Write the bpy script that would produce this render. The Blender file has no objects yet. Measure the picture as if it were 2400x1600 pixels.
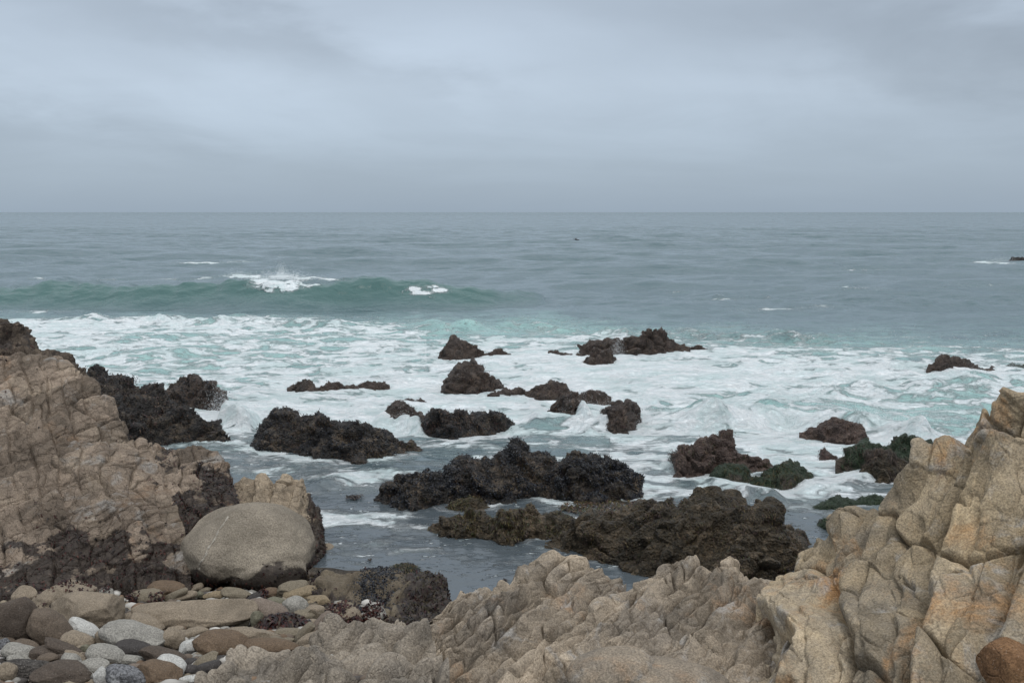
import bpy, bmesh, math, random
import numpy as np
from mathutils import Vector, Matrix

# ------------------------------------------------------------------ camera
SC = bpy.context.scene
COL = SC.collection
FPX = 2333.0                    # focal length in pixels of a 2400 px wide frame (35 mm)
CAMH = 6.0
TH = math.atan(303.0 / FPX)     # pitch below the horizontal
CT, ST = math.cos(TH), math.sin(TH)
cam_d = bpy.data.cameras.new('camera')
cam_d.sensor_width = 36.0
cam_d.lens = 36.0 * FPX / 2400.0
cam_d.clip_start = 0.1
cam_d.clip_end = 60000
cam = bpy.data.objects.new('camera', cam_d)
COL.objects.link(cam)
cam.location = (0, 0, CAMH)
cam.rotation_euler = (math.pi / 2 - TH, 0, 0)
SC.camera = cam

# ------------------------------------------------------------------ exposure, sky, sun
SC.view_settings.view_transform = 'Standard'
SC.view_settings.look = 'None'
SC.view_settings.exposure = 0.0
SC.view_settings.gamma = 1.0
SUN_EL, SUN_AZ = math.radians(58), math.radians(150)


def lin(r, g, b):
    f = lambda c: (c / 255 / 12.92) if c / 255 <= 0.04045 else ((c / 255 + 0.055) / 1.055) ** 2.4
    return (f(r), f(g), f(b), 1.0)


class NT:
    """small helper to write node trees"""
    def __init__(self, tree):
        self.t = tree
        tree.nodes.clear()

    def n(self, kind, **kw):
        nd = self.t.nodes.new(kind)
        for k, v in kw.items():
            if k.startswith('i_'):
                key = k[2:]
                key = int(key) if key.isdigit() else key.replace('_', ' ')
                s = nd.inputs[key]
                if hasattr(v, 'bl_idname') or isinstance(v, bpy.types.NodeSocket):
                    self.t.links.new(v, s)
                else:
                    s.default_value = v
            else:
                setattr(nd, k, v)
        return nd

    def link(self, a, b):
        self.t.links.new(a, b)

    def math(self, op, a, b=None, c=None, clamp=False):
        nd = self.t.nodes.new('ShaderNodeMath')
        nd.operation = op
        nd.use_clamp = clamp
        for i, v in enumerate((a, b, c)):
            if v is None:
                continue
            if isinstance(v, bpy.types.NodeSocket):
                self.t.links.new(v, nd.inputs[i])
            else:
                nd.inputs[i].default_value = v
        return nd.outputs[0]

    def vmath(self, op, a, b=None, scale=None):
        nd = self.t.nodes.new('ShaderNodeVectorMath')
        nd.operation = op
        for i, v in enumerate((a, b)):
            if v is None:
                continue
            if isinstance(v, bpy.types.NodeSocket):
                self.t.links.new(v, nd.inputs[i])
            else:
                nd.inputs[i].default_value = v
        if scale is not None:
            if isinstance(scale, bpy.types.NodeSocket):
                self.t.links.new(scale, nd.inputs['Scale'])
            else:
                nd.inputs['Scale'].default_value = scale
        return nd.outputs['Value'] if op in ('LENGTH', 'DISTANCE', 'DOT_PRODUCT') else nd.outputs['Vector']

    def mix(self, f, a, b, blend='MIX'):
        nd = self.t.nodes.new('ShaderNodeMix')
        nd.data_type = 'RGBA'
        nd.blend_type = blend
        nd.clamp_factor = True
        for s, v in ((nd.inputs[0], f), (nd.inputs[6], a), (nd.inputs[7], b)):
            if isinstance(v, bpy.types.NodeSocket):
                self.t.links.new(v, s)
            else:
                s.default_value = v
        return nd.outputs[2]

    def sstep(self, v, a, b, lo=0.0, hi=1.0):
        nd = self.t.nodes.new('ShaderNodeMapRange')
        nd.interpolation_type = 'SMOOTHSTEP'
        for i, x in ((0, v), (1, a), (2, b), (3, lo), (4, hi)):
            if isinstance(x, bpy.types.NodeSocket):
                self.t.links.new(x, nd.inputs[i])
            else:
                nd.inputs[i].default_value = x
        return nd.outputs[0]

    def noise(self, vec, scale, detail=4, rough=0.55, dist=0.0):
        nd = self.n('ShaderNodeTexNoise', i_Scale=scale, i_Detail=detail, i_Roughness=rough, i_Distortion=dist)
        self.t.links.new(vec, nd.inputs['Vector'])
        return nd.outputs['Fac']

    def vor(self, vec, scale, feature='F1', rnd=1.0):
        nd = self.n('ShaderNodeTexVoronoi', feature=feature, i_Scale=scale, i_Randomness=rnd)
        self.t.links.new(vec, nd.inputs['Vector'])
        return nd.outputs['Distance']

    def ramp(self, v, stops):
        nd = self.t.nodes.new('ShaderNodeValToRGB')
        el = nd.color_ramp.elements
        while len(el) < len(stops):
            el.new(0.5)
        for e, (p, c) in zip(el, stops):
            e.position = p
            e.color = c if len(c) == 4 else (*c, 1)
        self.t.links.new(v, nd.inputs[0])
        return nd.outputs['Color']


world = bpy.data.worlds.new('World')
SC.world = world
world.use_nodes = True
W_ = NT(world.node_tree)
_sky = W_.n('ShaderNodeTexSky', sky_type='NISHITA', sun_disc=False, sun_elevation=SUN_EL, sun_rotation=SUN_AZ)
_tc = W_.n('ShaderNodeTexCoord').outputs['Generated']
_sep = W_.n('ShaderNodeSeparateXYZ')
W_.link(_tc, _sep.inputs[0])
_x, _y, _z = _sep.outputs
_zz = W_.math('ADD', W_.math('MAXIMUM', _z, 0.0), 0.16)
_cv = W_.n('ShaderNodeCombineXYZ')
W_.link(W_.math('DIVIDE', _x, _zz), _cv.inputs[0])
W_.link(W_.math('DIVIDE', _y, _zz), _cv.inputs[1])
_cvec = _cv.outputs[0]
_grad = W_.ramp(_z, [(0.0, lin(154, 170, 186)), (0.04, lin(164, 179, 194)), (0.12, lin(182, 196, 211)),
                     (0.22, lin(174, 187, 202)), (0.42, (0.72, 0.78, 0.85)), (1.0, (1.52, 1.58, 1.64))])
_n1 = W_.noise(_cvec, 0.50, 6, 0.55, 0.9)
_n2 = W_.noise(W_.vmath('ADD', _cvec, (7.3, 2.1, 3.0)), 1.5, 5, 0.55, 0.3)
_cl = W_.math('ADD', W_.math('MULTIPLY', _n1, 0.65), W_.math('MULTIPLY', _n2, 0.35))
_cl = W_.sstep(_cl, 0.33, 0.67, 0.0, 1.0)
# soft dark banks of cloud, at their own bearing (x/y) and height (z)
_bx = W_.math('DIVIDE', _x, W_.math('MAXIMUM', _y, 0.05))
_wob = W_.math('MULTIPLY', W_.math('SUBTRACT', _n2, 0.5), 0.34)


def bank(cx, cz, rx, rz, slope, amt):
    dx = W_.math('SUBTRACT', W_.math('ADD', _bx, _wob), cx)
    dz = W_.math('SUBTRACT', W_.math('SUBTRACT', _z, cz), W_.math('MULTIPLY', dx, slope))
    dz = W_.math('ADD', dz, W_.math('MULTIPLY', _wob, 0.3))
    r = W_.math('SQRT', W_.math('ADD', W_.math('POWER', W_.math('DIVIDE', dx, rx), 2.0),
                                W_.math('POWER', W_.math('DIVIDE', dz, rz), 2.0)))
    return W_.math('MULTIPLY', W_.sstep(r, 1.0, 0.0), amt)


_dark = bank(0.56, 0.13, 0.50, 0.075, -0.16, 0.26)
_dark = W_.math('ADD', _dark, bank(-0.30, 0.17, 0.34, 0.05, -0.24, 0.15))
_dark = W_.math('ADD', _dark, bank(0.22, 0.20, 0.42, 0.09, -0.05, 0.12))
_dark = W_.math('ADD', _dark, bank(0.66, 0.04, 0.45, 0.16, 0.0, 0.12))
_dark = W_.math('ADD', _dark, bank(-0.42, 0.06, 0.30, 0.05, 0.0, 0.05))
_lite = W_.math('ADD', bank(-0.05, 0.16, 0.20, 0.07, 0.1, 0.12), bank(-0.40, 0.115, 0.35, 0.05, -0.1, 0.07))
_mul = W_.math('SUBTRACT', W_.math('ADD', W_.math('ADD', 0.99, W_.math('MULTIPLY', _cl, 0.20)), _lite), _dark)
# toward the horizon the cloud deck evens out
_mul = W_.math('ADD', 1.0, W_.math('MULTIPLY', W_.math('SUBTRACT', _mul, 1.0), W_.sstep(_z, 0.0, 0.09, 0.15, 1.0)))
_cloud = W_.vmath('SCALE', _grad, scale=_mul)
_b1 = W_.n('ShaderNodeBackground', i_Strength=0.1)
W_.link(_sky.outputs[0], _b1.inputs[0])
_b2 = W_.n('ShaderNodeBackground', i_Strength=1.0)
W_.link(_cloud, _b2.inputs[0])
_mx = W_.n('ShaderNodeMixShader', i_0=0.94)
W_.link(_b1.outputs[0], _mx.inputs[1])
W_.link(_b2.outputs[0], _mx.inputs[2])
W_.link(_mx.outputs[0], W_.n('ShaderNodeOutputWorld').inputs[0])

sun_d = bpy.data.lights.new('sun', 'SUN')
sun_d.energy = 1.0
sun_d.angle = math.radians(25)
sun_d.color = (1.0, 0.97, 0.93)
sun = bpy.data.objects.new('sun', sun_d)
COL.objects.link(sun)
_sd = Vector((math.sin(SUN_AZ) * math.cos(SUN_EL), math.cos(SUN_AZ) * math.cos(SUN_EL), math.sin(SUN_EL)))
sun.rotation_euler = _sd.to_track_quat('Z', 'Y').to_euler()
sun.location = (0, 0, 60)

# ------------------------------------------------------------------ geometry of the place


def p(px, py, d):
    """world point seen at photo pixel (px,py), d metres ahead"""
    xr, yr = (px - 1200) / FPX, (800 - py) / FPX
    dy, dz = CT + yr * ST, -ST + yr * CT
    k = d / dy
    return np.array([xr * k, d, CAMH + dz * k])


def q(px, d, z):
    """world point at bearing px, d metres ahead, height z"""
    c = d * CT + (CAMH - z) * ST
    return np.array([(px - 1200) / FPX * c, d, z])


def onz(px, py, z=0.0):
    yr = (800 - py) / FPX
    dy, dz = CT + yr * ST, -ST + yr * CT
    return p(px, py, (z - CAMH) / dz * dy)


BSL, BY0 = 0.19, 16.8


def beach_z(y):
    return BSL * (BY0 - y)


def onbeach(px, py):
    yr = (800 - py) / FPX
    t = (-ST + yr * CT) / (CT + yr * ST)
    d = (BSL * BY0 - CAMH) / (t + BSL)
    return p(px, py, d)


def project(P):
    dx, dy, dz = P[..., 0], P[..., 1], P[..., 2] - CAMH
    f = dy * CT - dz * ST
    u = dy * ST + dz * CT
    return 1200 + FPX * dx / f, 800 - FPX * u / f


# ------------------------------------------------------------------ noise in numpy
U = np.uint32


def hsh(ix, iy, iz, seed):
    h = ix.astype(U) * U(374761393) + iy.astype(U) * U(668265263) + iz.astype(U) * U(2246822519) + U((seed * 3266489917 + 12345) & 0xffffffff)
    h = (h ^ (h >> U(13))) * U(1274126177)
    h = (h ^ (h >> U(16))) * U(2654435769)
    return h ^ (h >> U(15))


def h01(h, k=0):
    if k:
        h = h * U((747796405 * (k * 2 + 1)) & 0xffffffff)
        h = h ^ (h >> U(14))
    return (h & U(0xffffff)).astype(np.float32) / np.float32(0xffffff)


def vnoise(P, seed=0):
    P = P.astype(np.float32)
    I = np.floor(P).astype(np.int64)
    f = P - I
    f = f * f * f * (f * (f * 6 - 15) + 10)
    I = I.astype(np.int64) & 0xffffffff
    r = 0
    for cx in (0, 1):
        wx = f[:, 0] if cx else 1 - f[:, 0]
        for cy in (0, 1):
            wy = f[:, 1] if cy else 1 - f[:, 1]
            for cz in (0, 1):
                wz = f[:, 2] if cz else 1 - f[:, 2]
                r = r + wx * wy * wz * h01(hsh((I[:, 0] + cx) & 0xffffffff, (I[:, 1] + cy) & 0xffffffff, (I[:, 2] + cz) & 0xffffffff, seed))
    return r * 2 - 1


def fbm(P, octs=4, gain=0.5, seed=0):
    a, s, r = 1.0, 1.0, 0
    for o in range(octs):
        r = r + a * vnoise(P * s + 17.3 * o, seed + o)
        a *= gain
        s *= 2.03
    return r


def ridged(P, octs=4, gain=0.5, seed=0):
    a, s, r = 1.0, 1.0, 0
    for o in range(octs):
        r = r + a * (1 - 2 * np.abs(vnoise(P * s + 9.7 * o, seed + o)))
        a *= gain
        s *= 2.1
    return r


def voronoi(P, seed=0):
    """F1, F2, cell random 0-1, tilt (cell gradient dot offset)"""
    n = len(P)
    F1 = np.full(n, 9.0, np.float32)
    F2 = np.full(n, 9.0, np.float32)
    cid = np.zeros(n, np.float32)
    tilt = np.zeros(n, np.float32)
    CH = 150000
    for c0 in range(0, n, CH):
        p_ = P[c0:c0 + CH].astype(np.float32)
        I = np.floor(p_).astype(np.int64)
        f = p_ - I
        a1 = np.full(len(p_), 9.0, np.float32)
        a2 = a1.copy()
        ci = np.zeros(len(p_), np.float32)
        ti = np.zeros(len(p_), np.float32)
        for dx in (-1, 0, 1):
            for dy in (-1, 0, 1):
                for dz in (-1, 0, 1):
                    h = hsh((I[:, 0] + dx) & 0xffffffff, (I[:, 1] + dy) & 0xffffffff, (I[:, 2] + dz) & 0xffffffff, seed)
                    ox = dx + h01(h, 1) - f[:, 0]
                    oy = dy + h01(h, 2) - f[:, 1]
                    oz = dz + h01(h, 3) - f[:, 2]
                    d = ox * ox + oy * oy + oz * oz
                    b = d < a1
                    a2 = np.where(b, a1, np.minimum(a2, d))
                    a1 = np.where(b, d, a1)
                    r = h01(h, 4)
                    ci = np.where(b, r, ci)
                    ti = np.where(b, -(ox * (h01(h, 5) - .5) + oy * (h01(h, 6) - .5) + oz * (h01(h, 7) - .5)) * 2, ti)
        F1[c0:c0 + CH] = np.sqrt(a1)
        F2[c0:c0 + CH] = np.sqrt(a2)
        cid[c0:c0 + CH] = ci
        tilt[c0:c0 + CH] = ti
    return F1, F2, cid, tilt


def sst(x, a, b):
    t = np.clip((x - a) / (b - a), 0, 1)
    return t * t * (3 - 2 * t)


# ------------------------------------------------------------------ mesh helpers
def mesh_obj(name, V, F, mat, parent=None, attrs=None, smooth=True, origin=None, link=True):
    me = bpy.data.meshes.new(name)
    V = np.asarray(V, np.float32)
    F = np.asarray(F, np.int32)
    if origin is not None:
        V = V - np.asarray(origin, np.float32)
    me.vertices.add(len(V))
    me.vertices.foreach_set('co', V.ravel())
    k = F.shape[1]
    me.loops.add(F.size)
    me.polygons.add(len(F))
    me.loops.foreach_set('vertex_index', F.ravel())
    me.polygons.foreach_set('loop_start', np.arange(0, F.size, k, dtype=np.int32))
    me.polygons.foreach_set('loop_total', np.full(len(F), k, np.int32))
    me.polygons.foreach_set('use_smooth', np.full(len(F), smooth, bool))
    for an, av in (attrs or {}).items():
        av = np.asarray(av, np.float32)
        if av.ndim == 1:
            at = me.attributes.new(an, 'FLOAT', 'POINT')
            at.data.foreach_set('value', av)
        else:
            at = me.attributes.new(an, 'FLOAT_COLOR', 'POINT')
            at.data.foreach_set('color', np.c_[av, np.ones(len(av))].astype(np.float32).ravel())
    me.update()
    me.validate()
    if mat:
        me.materials.append(mat)
    o = bpy.data.objects.new(name, me)
    COL.objects.link(o)
    if origin is not None:
        o.location = tuple(float(v) for v in origin)
    if parent is not None:
        o.parent = parent
        if origin is None:
            o.matrix_parent_inverse = Matrix.Translation(-Vector(parent.location))
    return o


def tag(o, label=None, cat=None, group=None, kind=None):
    if label: o['label'] = label
    if cat: o['category'] = cat
    if group: o['group'] = group
    if kind: o['kind'] = kind
    return o


def resample(row, n):
    row = np.asarray(row, float)
    d = np.diff(row, axis=0)
    L = np.r_[0, np.cumsum(np.abs(d[:, 0]) + 0.35 * np.hypot(d[:, 1], d[:, 2]) + 1e-6)]
    L /= L[-1]
    s = np.linspace(0, 1, n)
    return np.stack([np.interp(s, L, row[:, k]) for k in range(3)], 1)


def loft(rows, ns, nt, equal=False):
    """rows from the nearest/lowest to the farthest; each a polyline; smooth across rows"""
    R = np.stack([r if equal else resample(r, ns) for r in rows])           # K,ns,3
    step = np.sqrt(((R[1:] - R[:-1]) ** 2).sum(2)).mean(1)
    T = np.r_[0, np.cumsum(np.sqrt(step))]
    T /= T[-1]
    # spend rows where the surface is
    Tl = np.r_[0, np.cumsum(step)]
    tt = np.interp(np.linspace(0, Tl[-1], nt), Tl, T)
    K = len(T)
    # monotone-ish cubic (finite difference tangents, limited)
    m = np.zeros_like(R)
    dl = (R[1:] - R[:-1]) / (T[1:] - T[:-1])[:, None, None]
    m[0], m[-1] = dl[0], dl[-1]
    for k in range(1, K - 1):
        m[k] = (dl[k - 1] + dl[k]) / 2
        m[k] = np.where(dl[k - 1] * dl[k] <= 0, m[k] * 0.25, m[k])
    G = np.zeros((nt, ns, 3))
    for i, t in enumerate(tt):
        k = min(max(np.searchsorted(T, t) - 1, 0), K - 2)
        h = T[k + 1] - T[k]
        u = (t - T[k]) / h
        G[i] = ((2 * u ** 3 - 3 * u ** 2 + 1) * R[k] + (u ** 3 - 2 * u ** 2 + u) * h * m[k]
                + (-2 * u ** 3 + 3 * u ** 2) * R[k + 1] + (u ** 3 - u ** 2) * h * m[k + 1])
    return G


def grid_normals(G):
    ds = np.gradient(G, axis=1)
    dt = np.gradient(G, axis=0)
    N = np.cross(ds, dt)
    N /= np.linalg.norm(N, axis=2, keepdims=True) + 1e-9
    return N


def blur2(G, r):
    for ax in (0, 1):
        for _ in range(2):
            pw = [(0, 0)] * 3
            pw[ax] = (r + 1, r)
            c = np.cumsum(np.pad(G, pw, mode='edge'), axis=ax)
            n = G.shape[ax]
            G = (np.take(c, np.arange(2 * r + 1, 2 * r + 1 + n), ax) - np.take(c, np.arange(n), ax)) / (2 * r + 1)
    return G


def grid_faces(nt, ns):
    i = np.arange(nt - 1)[:, None] * ns + np.arange(ns - 1)[None, :]
    return np.stack([i, i + 1, i + ns + 1, i + ns], -1).reshape(-1, 4)


def rotm(ax, deg):
    return np.array(Matrix.Rotation(math.radians(deg), 3, ax))


def detail(P, layers, warp=0.2, wf=0.8, seed=1):
    """block-jointed rock relief: returns displacement and a per-block random value"""
    Q = P + warp * np.stack([fbm(P * wf + 31.7 * k, 3, 0.5, seed + 50 + k) for k in range(3)], 1)
    D = np.zeros(len(P), np.float32)
    blk = np.zeros(len(P), np.float32)
    for li, ly in enumerate(layers):
        kind = ly[0]
        if kind == 'fbm':
            _, amp, freq, octs = ly
            D += amp * fbm(P * freq, octs, 0.5, seed + li * 7)
            continue
        if kind == 'ridge':
            _, amp, freq, octs = ly
            D += amp * ridged(Q * freq, octs, 0.5, seed + li * 7)
            continue
        if kind == 'block':
            # slabs split along one direction, each cut across at its own places
            _, (sa, sb), rot, amp, width, off, saw = ly
            X = Q @ rot
            wob = 0.20 * fbm(P * (0.35 / sb), 3, .5, seed + li * 17 + 3)
            b = X[:, 1] / sb + wob + X[:, 2] / sb * 0.35
            r = np.floor(b)
            fb_ = b - r
            rh = hsh(r.astype(np.int64) & 0xffffffff, np.zeros(len(r), np.int64), np.zeros(len(r), np.int64), seed + li)
            a = X[:, 0] / (sa * (0.6 + 0.9 * h01(rh, 1))) + 9 * h01(rh, 2) + 0.22 * fbm(P * (0.8 / sb), 2, .5, seed + li * 19 + 7) + (fb_ - .5) * (h01(rh, 3) - .5) * .5
            c_ = np.floor(a)
            fa_ = a - c_
            ch = hsh(r.astype(np.int64) & 0xffffffff, c_.astype(np.int64) & 0xffffffff, np.zeros(len(r), np.int64), seed + li + 77)
            e = np.minimum(np.minimum(fb_, 1 - fb_) * sb, np.minimum(fa_, 1 - fa_) * sa)
            br = np.clip(0.8 + 0.9 * vnoise(P * (0.9 / sb) + 5.1, seed + 200 + li), 0.2, 1.6)
            sat = 1 - np.exp(-e / (width * 1.3))
            D += (off * (h01(rh, 5) - .5) + off * 0.8 * (h01(ch, 1) - .5) + saw * (fb_ - .5) * (.4 + 1.2 * h01(ch, 2)) + saw * .7 * (fa_ - .5) * (h01(ch, 3) - .5) * 2) * sat
            D += -amp * br * np.exp(-e / width)
            blk += (h01(ch, 4) - 0.5) * (0.7 if li == 0 else 0.5)
            continue
        _, size, rot, amp, width, off, tilt = ly
        X = (Q @ rot) / np.asarray(size)
        F1, F2, cid, ti = voronoi(X, seed + li * 13)
        e = F2 - F1
        br = np.clip(0.75 + 0.9 * vnoise(P * (1.3 / np.mean(size)) + 5.1, seed + 200 + li), 0.15, 1.5)   # joints open and close
        sat = 1 - np.exp(-e / 0.08)
        if kind == 'pillow':
            D += amp * br * (1 - np.exp(-e / width)) - amp * 0.6
        else:
            D += -amp * br * np.exp(-(e / width) ** 2)
        D += (off * (cid - 0.5) + tilt * ti) * sat
        blk += (cid - 0.5) * (0.7 if li == 0 else 0.45)
    return D, blk


def build_rock(name, label, cat, G, layers, mat, seed, group=None, warp=0.2, wf=0.8, alg=None, fade=None, ring=True, bias=0.5):
    nt, ns, _ = G.shape
    N = grid_normals(blur2(G, max(2, ns // 60)))
    P = G.reshape(-1, 3)
    D, blk = detail(P, layers, warp, wf, seed)
    D = D - bias * D.std() - D.mean()
    if fade is not None:
        D = D * fade.reshape(-1)
    V = P + N.reshape(-1, 3) * D[:, None]
    A = {'blk': blk}
    nz = fbm(P * 1.7, 4, 0.55, seed + 99)
    if alg is not None:
        A['alg'] = np.clip(alg(V, nz), 0, 1)
    GV = V.reshape(nt, ns, 3)
    attrs = {k: v.reshape(nt, ns) for k, v in A.items()}
    if ring:   # close the sides and the back down below the ground
        GV2 = np.zeros((nt + 2, ns + 2, 3))
        GV2[1:-1, 1:-1] = GV
        GV2[0, 1:-1], GV2[-1, 1:-1] = GV[0], GV[-1]
        GV2[:, 0], GV2[:, -1] = GV2[:, 1], GV2[:, -2]
        zb = min(GV[..., 2].min(), -0.4) - 0.2
        for sl in (np.s_[0, :], np.s_[-1, :], np.s_[:, 0], np.s_[:, -1]):
            GV2[sl + (2,)] = zb
        attrs = {k: np.pad(v, 1, mode='edge') for k, v in attrs.items()}
        GVm = GV2
    else:
        GVm = GV
    a, b, _ = GVm.shape
    c = GVm.reshape(-1, 3).mean(0)
    c[2] = 0.0
    o = mesh_obj(name, GVm.reshape(-1, 3), grid_faces(a, b), mat, attrs={k: v.reshape(-1) for k, v in attrs.items()}, origin=c)
    tag(o, label, cat, group)
    return o, GV, A


def surf_sample(GV, n, rng, weight=None, visible=True):
    """n random points on a grid surface with normals, weighted by area and an optional per-vertex weight"""
    N = grid_normals(GV)
    ds = np.linalg.norm(np.gradient(GV, axis=1), axis=2)
    dt = np.linalg.norm(np.gradient(GV, axis=0), axis=2)
    w = ds * dt
    if weight is not None:
        w = w * weight
    if visible:
        to = np.array([0, 0, CAMH]) - GV
        to /= np.linalg.norm(to, axis=2, keepdims=True)
        w = w * np.where((to * N).sum(2) > -0.35, 1.0, 0.05)
    w = w.ravel()
    if w.sum() <= 0:
        return np.zeros((0, 3)), np.zeros((0, 3))
    idx = rng.choice(len(w), n, p=w / w.sum())
    P = GV.reshape(-1, 3)[idx]
    r = (ds.ravel()[idx] + dt.ravel()[idx])[:, None] * 0.5
    return P + rng.normal(size=(n, 3)) * r * 0.5, N.reshape(-1, 3)[idx]


def blades(name, P, N, L, wd, cols, mat, parent, rng, lift=0.35, side=0.5, kind='stuff'):
    """weed: short drooping tapered fronds that follow the fall of the surface"""
    n = len(P)
    if n == 0:
        return None
    g = np.array([0, 0, -1.0])
    D = g - (N @ g)[:, None] * N
    D += rng.normal(size=(n, 3)) * side
    D -= (D * N).sum(1)[:, None] * N
    D /= np.linalg.norm(D, axis=1, keepdims=True) + 1e-6
    S = np.cross(D, N)
    S /= np.linalg.norm(S, axis=1, keepdims=True) + 1e-6
    L = (L * rng.uniform(0.45, 1.25, n))[:, None]
    wv = (wd * rng.uniform(0.6, 1.4, n))[:, None]
    lf = rng.uniform(0.3, 1.3, n)[:, None] * lift
    a = P - N * 0.02
    m = P + D * L * 0.5 + N * L * lf
    t = P + D * L + N * L * lf * 0.25 + g * L * 0.15
    V = np.stack([a - S * wv * .5, a + S * wv * .5, m + S * wv * .55, m - S * wv * .55, t + S * wv * .18, t - S * wv * .18], 1)
    b = np.arange(n)[:, None] * 6
    F = np.concatenate([b + np.array([0, 1, 2, 3]), b + np.array([3, 2, 4, 5])], 0)
    cols = np.asarray(cols)
    ci = rng.integers(0, len(cols), n)
    C = cols[ci] * rng.uniform(0.6, 1.5, (n, 1))
    C = np.repeat(C, 6, 0)
    o = mesh_obj(name, V.reshape(-1, 3), F, mat, parent=parent, attrs={'tint': C})
    o['kind'] = kind
    return o


def pellets(name, P, N, size, cols, mat, parent, rng, el=1.9):
    """mussels: small pointed shells standing close together"""
    n = len(P)
    T = rng.normal(size=(n, 3))
    T -= (T * N).sum(1)[:, None] * N
    T /= np.linalg.norm(T, axis=1, keepdims=True)
    A = N * 0.8 + T * 0.6
    A /= np.linalg.norm(A, axis=1, keepdims=True)
    B = np.cross(A, T)
    B /= np.linalg.norm(B, axis=1, keepdims=True)
    Cc = np.cross(A, B)
    s = (size * rng.uniform(0.6, 1.3, n))[:, None]
    V = np.stack([P + A * s * el, P + B * s, P + Cc * s * .6, P - B * s, P - Cc * s * .6, P - A * s], 1)
    b = np.arange(n)[:, None] * 6
    tri = np.array([[0, 1, 2], [0, 2, 3], [0, 3, 4], [0, 4, 1], [5, 2, 1], [5, 3, 2], [5, 4, 3], [5, 1, 4]])
    F = (b[:, None, :] + tri[None]).reshape(-1, 3)
    cols = np.asarray(cols)
    C = np.repeat(cols[rng.integers(0, len(cols), n)] * rng.uniform(.6, 1.5, (n, 1)), 6, 0)
    o = mesh_obj(name, V.reshape(-1, 3), F, mat, parent=parent, attrs={'tint': C}, smooth=False)
    if parent is not None:
        o['kind'] = 'stuff'
    return o


# ------------------------------------------------------------------ materials
def new_mat(name):
    m = bpy.data.materials.new(name)
    m.use_nodes = True
    return m, NT(m.node_tree)


def finish(m, T, col, rough, height=None, bump=0.6, bdist=0.05, spec=0.4):
    b = T.n('ShaderNodeBsdfPrincipled')
    for s, v in (('Base Color', col), ('Roughness', rough), ('Specular IOR Level', spec)):
        if isinstance(v, bpy.types.NodeSocket):
            T.link(v, b.inputs[s])
        else:
            b.inputs[s].default_value = v
    if height is not None:
        bp = T.n('ShaderNodeBump', i_Strength=bump, i_Distance=bdist)
        T.link(height, bp.inputs['Height'])
        T.link(bp.outputs[0], b.inputs['Normal'])
    T.link(b.outputs[0], T.n('ShaderNodeOutputMaterial').inputs[0])
    return m


def rock_mat(name, cols, speck=0.3, rust=None, rust_th=0.56, bump=0.7, rough=0.85, algcol=(0.018, 0.014, 0.012), fine=55.0, crack=0.5, crack_s=5.0, pale=None, wetness=0.0, blk=0.5):
    cols = [tuple(0.95 * v for v in c) for c in cols]
    m, T = new_mat(name)
    tc = T.n('ShaderNodeTexCoord').outputs['Object']
    n1 = T.noise(tc, 0.9, 6, 0.6, 0.5)
    col = T.ramp(n1, [(0.32, cols[0]), (0.5, cols[1]), (0.68, cols[2])])
    n2 = T.noise(tc, 4.5, 5, 0.62, 0.3)
    col = T.mix(T.sstep(n2, 0.35, 0.68, 0.0, 0.36), col, T.vmath('SCALE', col, scale=0.6))
    at = T.n('ShaderNodeAttribute', attribute_name='blk').outputs['Fac']
    col = T.vmath('SCALE', col, scale=T.math('ADD', 1.0, T.math('MULTIPLY', at, blk)))
    if rust:
        r = T.noise(T.vmath('ADD', tc, (3.1, 8.2, 1.7)), 0.8, 5, 0.65, 0.8)
        r2 = T.noise(tc, 6.0, 4, 0.6)
        rr = T.math('ADD', T.math('MULTIPLY', r, 0.8), T.math('MULTIPLY', r2, 0.2))
        col = T.mix(T.sstep(rr, rust_th - 0.06, rust_th + 0.12, 0.0, 0.85), col, (*rust, 1))
    if pale:
        r = T.noise(T.vmath('ADD', tc, (13.1, 4.2, 9.7)), 1.6, 5, 0.65, 0.6)
        col = T.mix(T.sstep(r, 0.55, 0.68, 0.0, 0.7), col, (*pale, 1))
    sp = T.noise(tc, fine, 2, 0.7)
    col = T.vmath('SCALE', col, scale=T.sstep(sp, 0.25, 0.75, 1.0 - speck * 1.15, 1.0 + speck))
    sp2 = T.vor(tc, fine * 0.8)
    col = T.mix(T.sstep(sp2, 0.16, 0.05, 0.0, min(speck * 1.3, 0.7)), col, (0.52, 0.5, 0.46, 1))
    aa = T.n('ShaderNodeAttribute', attribute_name='alg').outputs['Fac']  # weed cover; on the great boulder it also carries painted shade
    an = T.noise(tc, 9.0, 5, 0.7)
    am = T.sstep(T.math('ADD', aa, T.math('MULTIPLY', T.math('SUBTRACT', an, 0.5), 0.9)), 0.40, 0.6)
    acol = T.ramp(T.noise(tc, 14.0, 4, 0.7), [(0.3, algcol), (0.55, tuple(1.8 * c for c in algcol)), (0.75, (0.09, 0.07, 0.055))])
    col = T.mix(T.math('MULTIPLY', am, 0.9), col, acol)
    wv = T.n('ShaderNodeVectorMath', operation='ADD')
    T.link(tc, wv.inputs[0])
    nc = T.n('ShaderNodeTexNoise', i_Scale=2.2, i_Detail=3.0)
    T.link(tc, nc.inputs['Vector'])
    T.link(T.vmath('SCALE', nc.outputs['Color'], scale=0.35), wv.inputs[1])
    cr = T.vor(wv.outputs[0], crack_s, 'DISTANCE_TO_EDGE')
    h = T.math('MULTIPLY', T.sstep(cr, 0.0, 0.05), crack)
    h = T.math('ADD', h, T.math('MULTIPLY', T.noise(tc, 11, 8, 0.65), 1.1))
    h = T.math('ADD', h, T.math('MULTIPLY', sp, 0.22))
    rg = T.math('SUBTRACT', rough, T.math('MULTIPLY', am, 0.30))
    return finish(m, T, col, rg, h, bump, 0.06, 0.16)


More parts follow.
